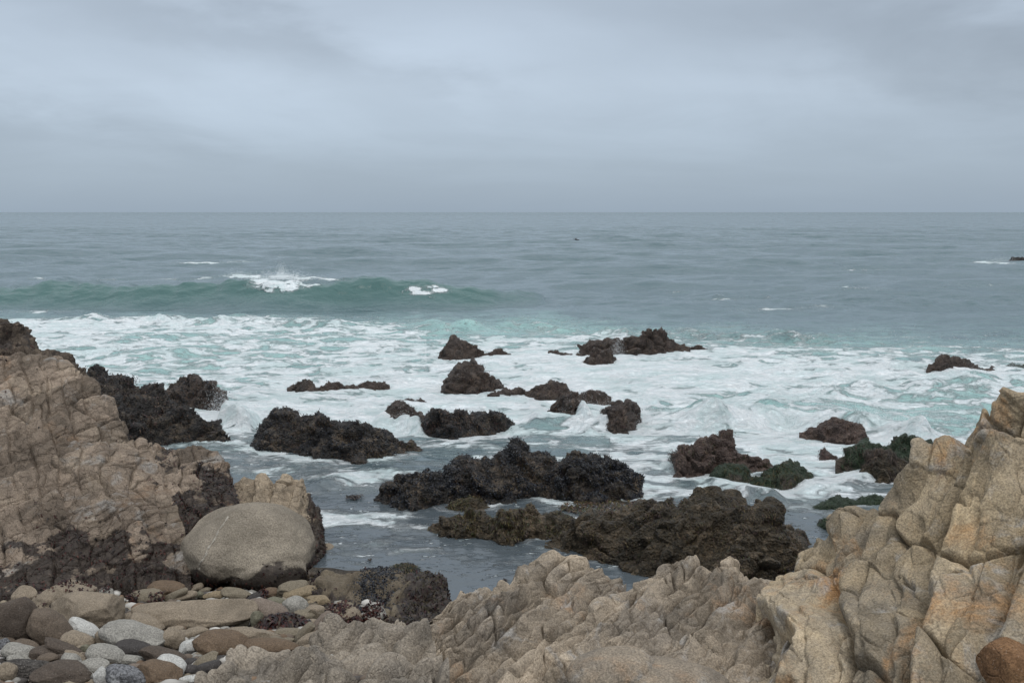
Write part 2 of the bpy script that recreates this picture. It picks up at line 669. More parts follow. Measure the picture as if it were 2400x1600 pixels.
def tint_mat(name, rough=0.5, spec=0.4):
    m, T = new_mat(name)
    at = T.n('ShaderNodeAttribute', attribute_name='tint').outputs['Color']
    return finish(m, T, at, rough, None, spec=spec)


M_TAN = rock_mat('tan_fractured_rock', [(0.13, 0.102, 0.078), (0.205, 0.16, 0.122), (0.275, 0.22, 0.165)], 0.28, rust=(0.27, 0.175, 0.11), rust_th=0.61, pale=(0.27, 0.255, 0.235), blk=0.7)
M_OCHRE = rock_mat('ochre_granite', [(0.205, 0.175, 0.135), (0.32, 0.258, 0.178), (0.435, 0.335, 0.21)], 0.34, rust=(0.35, 0.19, 0.08), rust_th=0.57, fine=48, crack=0.15, crack_s=3.2, pale=(0.31, 0.295, 0.27), blk=0.7)
M_GREY = rock_mat('grey_granite', [(0.17, 0.145, 0.118), (0.268, 0.221, 0.168), (0.345, 0.28, 0.208)], 0.34, rust=(0.30, 0.19, 0.11), rust_th=0.60, fine=48, crack=0.12, crack_s=4.0, pale=(0.31, 0.295, 0.275), blk=0.7)
M_PEAK = rock_mat('light_tan_rock', [(0.18, 0.145, 0.105), (0.27, 0.215, 0.155), (0.34, 0.275, 0.20)], 0.28, blk=0.7)
M_HEAD = rock_mat('dark_brown_shore_rock', [(0.05, 0.04, 0.032), (0.10, 0.078, 0.06), (0.16, 0.125, 0.095)], 0.3, blk=0.7)
M_SLATE = rock_mat('grey_knobbly_granite', [(0.165, 0.145, 0.122), (0.245, 0.208, 0.165), (0.315, 0.27, 0.216)], 0.34, fine=48, crack=0.2, crack_s=5.0)
M_BOULD = rock_mat('smooth_boulder_stone', [(0.075, 0.06, 0.043), (0.115, 0.093, 0.066), (0.155, 0.128, 0.092)], 0.30, bump=0.28, crack=0.0)


def sea_rock_mat(name, dark, mid, warm, green=None, warm_th=0.56):
    m, T = new_mat(name)
    tc = T.n('ShaderNodeTexCoord').outputs['Object']
    n1 = T.noise(tc, 1.6, 6, 0.68, 0.6)
    n2 = T.noise(tc, 8.0, 5, 0.7, 0.4)
    f = T.math('ADD', T.math('MULTIPLY', n1, 0.55), T.math('MULTIPLY', n2, 0.45))
    col = T.ramp(f, [(0.36, (*dark, 1)), (0.5, (*mid, 1)), (0.63, (*warm, 1))])
    n3 = T.noise(tc, 30, 3, 0.7)
    col = T.vmath('SCALE', col, scale=T.sstep(n3, 0.3, 0.72, 0.45, 1.6))
    sp = T.noise(T.vmath('ADD', tc, (4., 1., 2.)), 18, 3, 0.7)
    col = T.mix(T.sstep(sp, 0.64, 0.74, 0.0, 0.6), col, (0.17, 0.135, 0.10, 1))
    if green:
        g = T.noise(T.vmath('ADD', tc, (1., 5., 2.)), 0.9, 4, 0.6)
        col = T.mix(T.sstep(g, 0.44, 0.58, 0.0, 0.9), col, (*green, 1))
    h = T.math('ADD', T.noise(tc, 16, 8, 0.75), T.math('MULTIPLY', T.vor(tc, 22), 0.8))
    return finish(m, T, col, T.sstep(n3, 0.3, 0.7, 0.35, 0.75), h, 0.9, 0.07, 0.33)


M_SEA_BROWN = sea_rock_mat('brown_weedy_sea_rock', (0.022, 0.017, 0.015), (0.06, 0.045, 0.037), (0.11, 0.08, 0.06))
M_SEA_BLACK = sea_rock_mat('black_mussel_sea_rock', (0.009, 0.009, 0.010), (0.028, 0.025, 0.023), (0.115, 0.088, 0.062))
M_SEA_RED = sea_rock_mat('reddish_weedy_sea_rock', (0.028, 0.019, 0.016), (0.068, 0.046, 0.038), (0.125, 0.09, 0.07))
M_SEA_GREEN = sea_rock_mat('green_weedy_sea_rock', (0.02, 0.02, 0.014), (0.05, 0.038, 0.03), (0.07, 0.055, 0.04), green=(0.022, 0.038, 0.021))
M_SEA_OLIVE = sea_rock_mat('olive_weedy_sea_rock', (0.014, 0.012, 0.008), (0.045, 0.034, 0.02), (0.13, 0.095, 0.06))
M_WEED = tint_mat('wet_seaweed', 0.45, 0.22)
M_SHELL = tint_mat('mussel_shell', 0.35, 0.3)

WEED_DARK = [(.012, .010, .009), (.025, .018, .014), (.04, .028, .018), (.018, .012, .013)]
WEED_BROWN = [(.03, .02, .015), (.055, .036, .025), (.085, .055, .036), (.022, .016, .014), (.06, .036, .034)]
WEED_OLIVE = [(.03, .024, .010), (.055, .042, .016), (.085, .065, .028), (.018, .014, .010), (.04, .045, .018)]
WEED_RED = [(.058, .035, .029), (.088, .054, .041), (.043, .027, .024), (.125, .088, .07)]
WEED_GREEN = [(.018, .036, .018), (.026, .048, .022), (.042, .056, .028), (.014, .022, .013)]
WEED_MAROON = [(.022, .006, .006), (.035, .011, .009), (.014, .007, .007), (.05, .018, .012)]
SHELLS = [(.012, .014, .020), (.02, .023, .032), (.03, .032, .038), (.010, .010, .012), (.05, .05, .05)]

# ------------------------------------------------------------------ sea
SEA_SEED = 11
az = np.arange(-0.60, 0.6001, 0.00135)
r_ = [np.arange(10, 26, 0.065), np.arange(26, 62, 0.13), np.arange(62, 73, 0.085), np.arange(73, 130, 0.4)]
r_.append(130 * 1.008 ** np.arange(0, 142))
r_.append(405 * 1.035 ** np.arange(0, 130))
rr = np.concatenate(r_)
dr = np.gradient(rr)
nR, nA = len(rr), len(az)
X = rr[:, None] * np.tan(az)[None, :]
Y = np.repeat(rr[:, None], nA, 1)
SP = np.repeat(np.maximum(dr, rr * 0.00135)[:, None], nA, 1)
PX, PY = project(np.stack([X, Y, np.zeros_like(X)], -1))

FOAM_PTS = [
    # px, py, foam, aeration
    *[(x, 735, 0.0, 0.08) for x in (-100, 200, 500, 800, 1100, 1400, 1700, 2000, 2300, 2500)],
    (-100, 752, .6, .6), (100, 754, .62, .6), (400, 752, .5, .6), (700, 750, .25, .4), (950, 752, .25, .5), (1200, 752, .2, .6), (1500, 752, .0, .2), (1900, 755, 0, .1), (2400, 755, 0, .1),
    (-100, 768, .75, .8), (100, 768, .75, .8), (350, 768, .6, .9), (600, 768, .56, 1), (850, 770, .5, 1), (1050, 770, .25, 1), (1250, 770, .3, 1), (1400, 772, .35, .9), (1700, 775, .25, .5), (2000, 775, .08, .35), (2350, 775, .04, .2),
    (-100, 800, .6, .9), (150, 800, .55, .9), (350, 800, .42, 1), (600, 800, .4, 1), (850, 800, .42, 1), (1000, 800, .5, .9), (1200, 800, .6, .8), (1400, 800, .6, .7), (1700, 800, .38, .6), (2000, 800, .28, .55), (2350, 800, .15, .4),
    (200, 840, .5, .9), (450, 840, .4, .9), (700, 840, .46, .85), (950, 840, .6, .8), (1200, 840, .8, .8), (1400, 850, .85, .8), (1650, 840, .8, .7), (1900, 840, .55, .7), (2150, 840, .5, .7), (2400, 840, .5, .6),
    (480, 880, .46, .85), (650, 880, .6, .8), (900, 880, .75, .8), (1150, 880, .82, .7), (1400, 880, .97, .7), (1650, 880, .97, .7), (1900, 880, .88, .7), (2150, 880, .8, .7), (2400, 880, .72, .7),
    (560, 920, .6, .8), (800, 920, .75, .8), (1000, 920, .85, .8), (1250, 920, .92, .7), (1500, 920, .88, .8), (1750, 920, .75, .8), (2000, 920, .68, .9), (2200, 920, .55, 1), (2400, 920, .6, .9),
    (520, 960, .85, .7), (620, 960, .78, .7), (900, 960, .92, .7), (1200, 960, .9, .6), (1500, 960, .75, .9), (1750, 955, .68, 1), (2000, 955, .5, 1), (2150, 960, .4, 1), (2300, 960, .5, .9),
    (530, 1000, .92, .7), (600, 1005, .75, .5), (950, 1000, .97, .6), (1100, 1000, .7, .5), (1300, 1005, .6, .4), (1450, 1000, .85, .6), (1700, 1000, .9, .7), (1850, 1000, .85, .7), (2050, 1000, .8, .8), (2200, 1000, .6, .8),
    (560, 1030, .5, .25), (950, 1030, .45, .2), (1050, 1030, .45, .25), (1250, 1032, .33, .2), (1450, 1032, .4, .3), (1550, 1030, .52, .35), (1750, 1032, .65, .4), (1900, 1030, .75, .5), (2050, 1030, .68, .5),
    (560, 1068, .52, .15), (700, 1075, .3, .1), (900, 1068, .12, .1), (1000, 1068, .35, .1), (1480, 1068, .38, .2), (1700, 1065, .52, .25), (1900, 1065, .6, .3), (2020, 1065, .5, .3),
    (600, 1100, .3, .05), (760, 1105, .3, .05), (900, 1105, .33, .08), (1050, 1100, .2, .05), (1530, 1100, .46, .25), (1750, 1100, .42, .2), (1900, 1100, .5, .25), (2060, 1105, .5, .25),
    (800, 1127, .52, .1), (950, 1125, .48, .1), (1080, 1125, .2, .05), (1550, 1128, .4, .2), (1700, 1125, .36, .15), (1900, 1128, .46, .2), (2080, 1128, .4, .2),
    (650, 1150, .08, 0), (800, 1152, .06, 0), (1540, 1150, .42, .15), (1700, 1150, .45, .15), (1900, 1155, .46, .2),
    (740, 1180, .06, 0), (880, 1180, .0, 0), (1220, 1185, .2, 0), (1400, 1180, .5, .05), (1500, 1180, .52, .1), (1620, 1175, .36, .1), (1900, 1185, .22, .08),
    (770, 1212, .98, .1), (850, 1215, .9, .1), (915, 1212, .3, 0), (1000, 1215, .04, 0), (1150, 1200, .1, 0), (1300, 1205, .62, .05), (1420, 1208, .6, .05), (1900, 1215, .2, .05),
    (770, 1245, .12, 0), (900, 1250, .14, 0), (1050, 1250, .08, 0), (1250, 1250, .12, 0), (1930, 1260, .12, 0),
    (850, 1275, .24, 0), (960, 1275, .2, 0), (1100, 1280, .13, 0), (1250, 1280, .1, 0),
    (800, 1320, .06, 0), (1000, 1315, .07, 0), (1150, 1320, .12, 0), (1000, 1360, .04, 0), (1200, 1360, .05, 0), (1900, 1310, .05, 0), (800, 1400, 0, 0), (1600, 1400, 0, 0),
]
FP = np.array(FOAM_PTS, np.float32)
foam = np.zeros(X.shape, np.float32)
aer = np.zeros(X.shape, np.float32)
rows_on = np.where(PY[:, nA // 2] > 722)[0]
for i in rows_on:
    py = PY[i, nA // 2]
    dy2 = ((py - FP[:, 1]) / 17.0) ** 2
    k = dy2 < 16
    if k.sum() < 4:
        continue
    F_ = FP[k]
    w = np.exp(-((PX[i][:, None] - F_[None, :, 0]) / 105.0) ** 2 - dy2[k][None, :]) + 1e-7 / (1 + ((PX[i][:, None] - F_[None, :, 0]) / 100.) ** 2)
    ws = w.sum(1)
    foam[i] = (w * F_[:, 2]).sum(1) / ws
    aer[i] = (w * F_[:, 3]).sum(1) / ws
edge = sst(PY, 735, 752)
foam = np.where((PX < 1000) & (foam > .3) & (PY < 900), foam + .1, foam)
foam = np.where((PX > 1430) & (PX < 2200) & (PY > 1020) & (PY < 1165), foam + .10, foam)
foam = np.where((PY > 850) & (PY < 1010) & (PX > 700), foam * .86, foam)
aer = np.where((PY > 800) & (PY < 1010), np.minimum(aer * 1.15 + .05, 1), aer)
foam *= edge

rng = np.random.default_rng(5)
H = np.zeros_like(X)
shelter = (0.12 + 0.33 * sst(Y, 23, 30)) + 0.40 * sst(Y, 52, 75)
for k in range(46):
    lam = 0.7 * (34 / 0.7) ** (k / 45.0)
    a = 0.0075 * lam ** 0.85
    th = rng.normal(0, 0.45)
    kx, ky = math.sin(th) * 2 * math.pi / lam, math.cos(th) * 2 * math.pi / lam
    ph = rng.uniform(0, 6.28)
    att = np.exp(-(SP * 2.4 / lam) ** 2)
    s = np.sin(kx * X + ky * Y + ph)
    H += a * (0.75 * s + 0.35 * (np.exp(1.2 * s) / 1.6 - 0.8)) * att
H *= shelter
PXY = np.stack([X.ravel(), Y.ravel(), np.zeros(X.size)], 1)
near = (Y.ravel() < 64)
turb = np.zeros(X.size)
turb[near] = fbm(PXY[near] * np.array([0.9, 1.2, 1]), 4, 0.55, 3)
turb = turb.reshape(X.shape)
H += -0.04 * np.clip(foam, 0, 1) + turb * 0.15 * np.clip(foam + 0.35 * aer, 0, 1) * shelter

# the green breaking wave
crest_px = np.array([-400, -100, 0, 100, 190, 300, 400, 500, 600, 720, 830, 900, 1000, 1100, 1180, 1300, 1420, 1530, 1600, 1700, 1850, 1920, 2000, 2100, 2200, 2320, 2500]) / 1.96
crest_py = 480 + np.array([366, 364, 362, 350, 336, 345, 350, 350, 348, 338, 352, 333, 346, 322, 326, 328, 338, 345, 332, 338, 348, 342, 352, 368, 385, 410, 430]) / 1.96
YC = 67.0
crest_z = np.array([p(a, b, YC)[2] for a, b in zip(crest_px, crest_py)])
crest_x = np.array([p(a, b, YC)[0] for a, b in zip(crest_px, crest_py)])
cz = np.interp(X, crest_x, crest_z, right=0.0)
cz = np.clip(cz + 0.06 * np.sin(X * 1.9) + 0.05 * np.sin(X * 4.3 + 1), 0, None)
yc = YC + 0.9 * np.sin(X * 0.16 + 0.6) + 0.35 * np.sin(X * 0.55)
sgn = Y - yc
front = np.exp(-(np.abs(np.minimum(sgn, 0)) / 2.1) ** 1.7)
back = np.exp(-(np.maximum(sgn, 0) / 5.0) ** 2)
wave = np.where(sgn < 0, front, back)
H += cz * wave * 0.94
wr = np.zeros(X.size)
wm_ = (np.abs(sgn.ravel()) < 7)
wr[wm_] = fbm(PXY[wm_] * np.array([0.55, 1.5, 1]), 4, .55, 41)
H += 0.08 * wr.reshape(X.shape) * np.clip(cz, 0, 1) * np.exp(-(sgn / 3.) ** 2)
H -= 0.22 * np.clip(cz, 0, 1) * np.exp(-((sgn + 4.2) / 1.8) ** 2)
YS = Y - 0.35 * np.clip(cz - 0.7, 0, 2) * wave ** 3 * np.where(sgn < 0.6, 1, np.exp(-((sgn - .6) / 1.2) ** 2))
swl = (1.0 * np.clip(cz * 1.1, 0, 1) * np.where(sgn < 0, np.exp(-((sgn + 0.8) / 2.2) ** 2), np.exp(-(sgn / 0.8) ** 2)))


def bore(pts, h, wf, wb, zf=0.9, seed=0):
    """a low step of white water; pts along its leading foot"""
    W3 = np.array([onz(a, b) for a, b in pts])
    o_ = np.argsort(W3[:, 0])
    W3 = W3[o_]
    yb = np.interp(X, W3[:, 0], W3[:, 1])
    ext = W3[-1, 0] - W3[0, 0]
    tap = sst(X, W3[0, 0], W3[0, 0] + 0.2 * ext) * (1 - sst(X, W3[-1, 0] - 0.2 * ext, W3[-1, 0]))
    yb = yb + 0.35 * np.sin(X * 1.3 + seed) + 0.2 * np.sin(X * 3.1 + 2 * seed)
    s_ = Y - yb
    pr = np.where(s_ < 0, np.exp(-(s_ / wf) ** 2), np.exp(-(s_ / wb) ** 2)) * tap
    hh = h * (0.75 + 0.35 * np.sin(X * 0.9 + seed * 3) * np.sin(X * 2.3 + seed))
    return hh * pr, np.where(s_ < 0, np.exp(-(s_ / (wf * 1.3)) ** 2), np.exp(-(s_ / zf) ** 2)) * tap


for pts, h, wf, wb, zf, sd_, fo in [
    ([(900, 775), (1050, 772), (1150, 766), (1230, 763), (1300, 770), (1420, 778)], .30, .7, 2.6, .25, 1, .25),
    ([(40, 762), (250, 760), (450, 763), (700, 768), (900, 775)], .35, .8, 3., .8, 2, .55),
    ([(1300, 790), (1560, 786), (1700, 790), (1900, 800), (2100, 802)], .4, .8, 2.5, .4, 3, .3),
    ([(1470, 1003), (1600, 990), (1750, 988), (1850, 978), (2000, 995), (2150, 1008), (2280, 1000)], .62, .4, 2.4, .7, 4, .75),
    ([(1700, 930), (1900, 925), (2100, 915), (2300, 912), (2450, 915)], .22, .5, 2.2, .5, 5, .4),
    ([(870, 990), (950, 1008), (1010, 1012)], .42, .35, 1.2, .8, 6, .9),
    ([(495, 1000), (550, 1003), (610, 1003)], .55, .35, 1.3, 1.0, 7, .95),
    ([(1345, 985), (1390, 992), (1435, 988)], .5, .3, .7, .6, 14, .95),
    ([(1230, 985), (1320, 992), (1400, 1000)], .35, .4, 1.5, .6, 8, .6),
    ([(1650, 1145), (1780, 1165), (1840, 1160)], .22, .3, .7, .3, 9, .5),
    ([(1860, 1150), (1950, 1145), (2090, 1130)], .18, .3, .7, .3, 10, .5),
    ([(700, 1140), (850, 1130), (1000, 1118), (1060, 1110)], .14, .3, .7, .22, 12, .35),
    ([(1650, 700), (1740, 703), (1830, 700)], .3, 1.2, 3, .3, 13, .12),
]:
    dh, df = bore(pts, h, wf, wb, zf, sd_)
    H += dh * (1 + 0.35 * turb)
    foam = np.maximum(foam, np.clip(df * fo * (0.8 + 0.5 * turb), 0, 1))

SV = np.stack([X, YS, H], -1)
QX, QY = project(SV)
rag = np.zeros(X.size)
rg_ = (np.abs(Y.ravel() - 75) < 40)
rag[rg_] = fbm(np.c_[X.ravel()[rg_] * 1.3, Y.ravel()[rg_] * 1.8, H.ravel()[rg_] * 3], 4, .6, 47)
rag = np.clip(1.1 + .6 * rag.reshape(X.shape), 0, 1.6)
# white water carried on the breaking wave and small crests (measured on the wave itself)
for (cx, cy, rx, ry, v) in [(610, 659, 24, 9, 1.0), (662, 671, 40, 11, 1.1), (690, 662, 30, 6, .9), (660, 648, 60, 4, .8), (560, 644, 28, 4, .7), (720, 652, 40, 4, .6),
                            (965, 678, 18, 7, .9), (985, 686, 30, 5, 1.0), (1030, 680, 18, 6, .9), (1020, 672, 22, 4, .7), (1015, 698, 8, 5, .6), (740, 667, 16, 3, .5), (585, 648, 60, 3, 1.0), (640, 666, 42, 9, 1.1), (692, 668, 40, 6, .9), (765, 655, 40, 2.5, .6), (420, 654, 60, 2, .5), (630, 680, 14, 5, .8), (255, 655, 60, 2, .4),
                            (480, 616, 70, 2.5, .55), (560, 613, 50, 2, .4), (90, 652, 20, 3, .5), (490, 651, 20, 3, .5), (2310, 614, 36, 3, .62), (2350, 617, 40, 2.5, .55),
                            (1590, 683, 25, 3, .45), (1690, 701, 40, 3.5, .4), (1820, 725, 90, 5, .33), (1920, 718, 60, 5, .33), (2280, 668, 70, 3.5, .33), (2020, 633, 60, 3, .3), (2020, 676, 60, 4, .3), (1990, 671, 30, 3, .35),
                            (100, 730, 90, 4, .36), (760, 745, 60, 4, .36)]:
    foam = np.maximum(foam, v * rag * np.exp(-((QX - cx) / rx) ** 2 - ((QY - cy) / ry) ** 2))
    aer = np.maximum(aer, .3 * v * np.exp(-((QX - cx) / rx / 1.3) ** 2 - ((QY - cy) / ry / 1.6) ** 2))

m_sea, T = new_mat('sea_water')
pos = T.n('ShaderNodeNewGeometry').outputs['Position']
fa = T.n('ShaderNodeAttribute', attribute_name='foam').outputs['Fac']
ae = T.n('ShaderNodeAttribute', attribute_name='aer').outputs['Fac']
nz = T.n('ShaderNodeTexNoise', i_Scale=0.45, i_Detail=4.0, i_Roughness=0.6)
T.link(pos, nz.inputs['Vector'])
wpos = T.vmath('ADD', T.vmath('MULTIPLY', pos, (0.62, 1.0, 0.6)), T.vmath('SCALE', T.vmath('SUBTRACT', nz.outputs['Color'], (.5, .5, .5)), scale=1.9))
web1 = T.vor(wpos, 0.75, 'DISTANCE_TO_EDGE')
web2 = T.vor(T.vmath('ADD', wpos, (5., 3., 1.)), 1.9, 'DISTANCE_TO_EDGE')
lace = T.math('ADD', T.math('MULTIPLY', T.sstep(web1, 0.32, 0.0), 0.5), T.math('MULTIPLY', T.sstep(web2, 0.3, 0.0), 0.28))
fb = T.noise(wpos, 1.1, 8, 0.68, 0.4)
fb2 = T.noise(T.vmath('MULTIPLY', wpos, (0.35, 1.2, 1.)), 2.2, 6, 0.65)
cov = T.math('ADD', T.math('MULTIPLY', lace, 0.34), T.math('ADD', T.math('MULTIPLY', fb, 0.62), T.math('MULTIPLY', fb2, 0.42)))   # ~0.3..0.95
thr = T.math('SUBTRACT', 0.965, T.math('MULTIPLY', fa, 0.60))
fd = T.math('SUBTRACT', cov, thr)
ff = T.math('ADD', T.math('MULTIPLY', T.sstep(fd, -0.04, 0.07), 0.55), T.math('MULTIPLY', T.sstep(fd, -0.17, 0.15), 0.45))
ff = T.math('MULTIPLY', ff, T.sstep(fa, 0.01, 0.10))
flk = T.math('MULTIPLY', T.sstep(T.noise(T.vmath('MULTIPLY', pos, (.6, 1., 1.)), 7.0, 3, 0.7), 0.60, 0.645), T.math('MULTIPLY', T.sstep(fa, 0.02, 0.13), T.sstep(fb2, 0.40, 0.56)))
ff = T.math('MAXIMUM', ff, T.math('MULTIPLY', flk, 0.85))
bub = T.noise(T.vmath('MULTIPLY', wpos, (0.8, 1., 1.)), 5.0, 6, 0.78)
foamcol = T.mix(T.sstep(bub, 0.3, 0.7), (0.66, 0.73, 0.75, 1), (0.90, 0.915, 0.92, 1))
foamcol = T.mix(T.sstep(T.noise(wpos, 0.9, 5, 0.65, 0.5), 0.42, 0.64, 0.0, 0.6), foamcol, (0.50, 0.64, 0.635, 1))
aen = T.math('MULTIPLY', ae, T.sstep(T.math('ADD', fb, T.math('MULTIPLY', ae, 0.25)), 0.38, 0.86))
fa0 = fa
deep = T.mix(T.noise(pos, 0.35, 4, 0.6), (0.052, 0.096, 0.112, 1), (0.066, 0.112, 0.124, 1))
sepY = T.n('ShaderNodeSeparateXYZ')
T.link(pos, sepY.inputs[0])
deep = T.mix(T.sstep(sepY.outputs[1], 19.0, 30.0), (0.066, 0.080, 0.090, 1), deep)   # stirred grey water inside the rocks
body = T.mix(T.math('POWER', aen, 0.9), deep, (0.25, 0.42, 0.395, 1))
sw = T.n('ShaderNodeAttribute', attribute_name='swell').outputs['Fac']
body = T.mix(T.math('MULTIPLY', sw, 0.85), body, (0.05, 0.118, 0.108, 1))
col = T.mix(ff, body, foamcol)
# ripples: chop of several sizes, long across the wind
rp = T.vmath('MULTIPLY', pos, (0.55, 1.0, 0.3))
h1 = T.noise(rp, 2.6, 5, 0.6, 0.4)
h2 = T.noise(rp, 0.7, 5, 0.6, 0.3)
h3 = T.noise(rp, 0.16, 4, 0.6, 0.2)
ch = T.math('ADD', T.math('MULTIPLY', h1, 0.07), T.math('ADD', T.math('MULTIPLY', h2, 0.20), T.math('MULTIPLY', h3, 0.28)))
# calmer inside the rocks
sepP = T.n('ShaderNodeSeparateXYZ')
T.link(pos, sepP.inputs[0])
calm = T.sstep(sepP.outputs[1], 20.0, 32.0, 0.35, 1.0)
hh = T.math('MULTIPLY', ch, calm)
hh = T.math('ADD', hh, T.math('MULTIPLY', ff, T.math('ADD', 0.08, T.math('MULTIPLY', bub, 0.22))))
bp = T.n('ShaderNodeBump', i_Strength=1.0, i_Distance=1.0)
T.link(hh, bp.inputs['Height'])
# far off, the slopes of countless wavelets
dist = T.vmath('LENGTH', pos)
nzf = T.n('ShaderNodeTexNoise', i_Scale=0.42, i_Detail=8.0, i_Roughness=0.78)
T.link(T.vmath('MULTIPLY', pos, (0.5, 1.0, 1.0)), nzf.inputs['Vector'])
sl = T.vmath('MULTIPLY', T.vmath('SUBTRACT', nzf.outputs['Color'], (.5, .5, .5)), (1.2, 2.2, 0.0))
sl = T.vmath('ADD', sl, (0.0, -0.105, 0.0))   # swell faces the shore
sl = T.vmath('SCALE', sl, scale=T.sstep(dist, 28.0, 200.0, 0.0, 1.0))
sl = T.vmath('ADD', sl, T.vmath('SCALE', (0.0, -0.07, 0.0), scale=T.sstep(dist, 300.0, 3000.0)))
nrm = T.vmath('NORMALIZE', T.vmath('ADD', bp.outputs[0], sl))
b = T.n('ShaderNodeBsdfPrincipled', i_IOR=1.333)
T.link(col, b.inputs['Base Color'])
T.link(T.math('ADD', 0.10, T.math('MULTIPLY', ff, 0.75)), b.inputs['Roughness'])
T.link(T.sstep(ff, 0.0, 1.0, 0.5, 0.15), b.inputs['Specular IOR Level'])
T.link(nrm, b.inputs['Normal'])
T.link(b.outputs[0], T.n('ShaderNodeOutputMaterial').inputs[0])

sea = mesh_obj('sea', SV.reshape(-1, 3), grid_faces(nR, nA), m_sea, attrs={'foam': foam.ravel(), 'aer': aer.ravel(), 'swell': np.clip(swl, 0, 1).ravel()})
tag(sea, 'grey green sea with a breaking wave and white surf', 'sea', kind='structure')

# seabed and beach: one sloping sheet of ground under the stones, running on under the water
gx = np.linspace(-16, 14, 240)
gy = np.linspace(2, 30, 220)
GX, GY = np.meshgrid(gx, gy)
gz = np.where(GY < BY0, BSL * (BY0 - GY), -0.35 * (GY - BY0))
gz = np.maximum(gz, -2.5) - 0.10 - 2.2 * np.maximum(sst(GX, -2.3, -1.3) * sst(GY, 10.5, 12), sst(GX, -2.0, -1.2))
gp = np.stack([GX, GY, gz], -1)
gp[..., 2] += 0.05 * fbm(gp.reshape(-1, 3) * 1.5, 3, .5, 4).reshape(GX.shape)
M_GRIT = rock_mat('beach_grit', [(0.05, 0.042, 0.034), (0.08, 0.066, 0.05), (0.12, 0.10, 0.075)], 0.5, fine=30, crack=0.8, crack_s=9)
bch = mesh_obj('beach', gp.reshape(-1, 3), grid_faces(*GX.shape), M_GRIT)
tag(bch, 'sloping ground of the cobble beach', 'beach', kind='structure')

# ------------------------------------------------------------------ rocks in the water
def crop(x0, y0, s):
    return lambda pts: [(x0 + a / s, y0 + b / s) for a, b in pts]


c5, c6, c1, c3, c4, c2 = crop(600, 720, 2.613), crop(1400, 780, 2.352), crop(0, 700, 2.851), crop(800, 1100, 2.94), crop(1600, 1000, 2.614), crop(0, 1150, 2.94)
SURF = 'dark rocks standing in the surf'


def box(a, n):
    n = max(3, int(n) | 1)
    k = np.hanning(n + 2)[1:-1]
    k /= k.sum()
    return np.convolve(np.pad(a, n // 2, mode='edge'), k, 'valid')


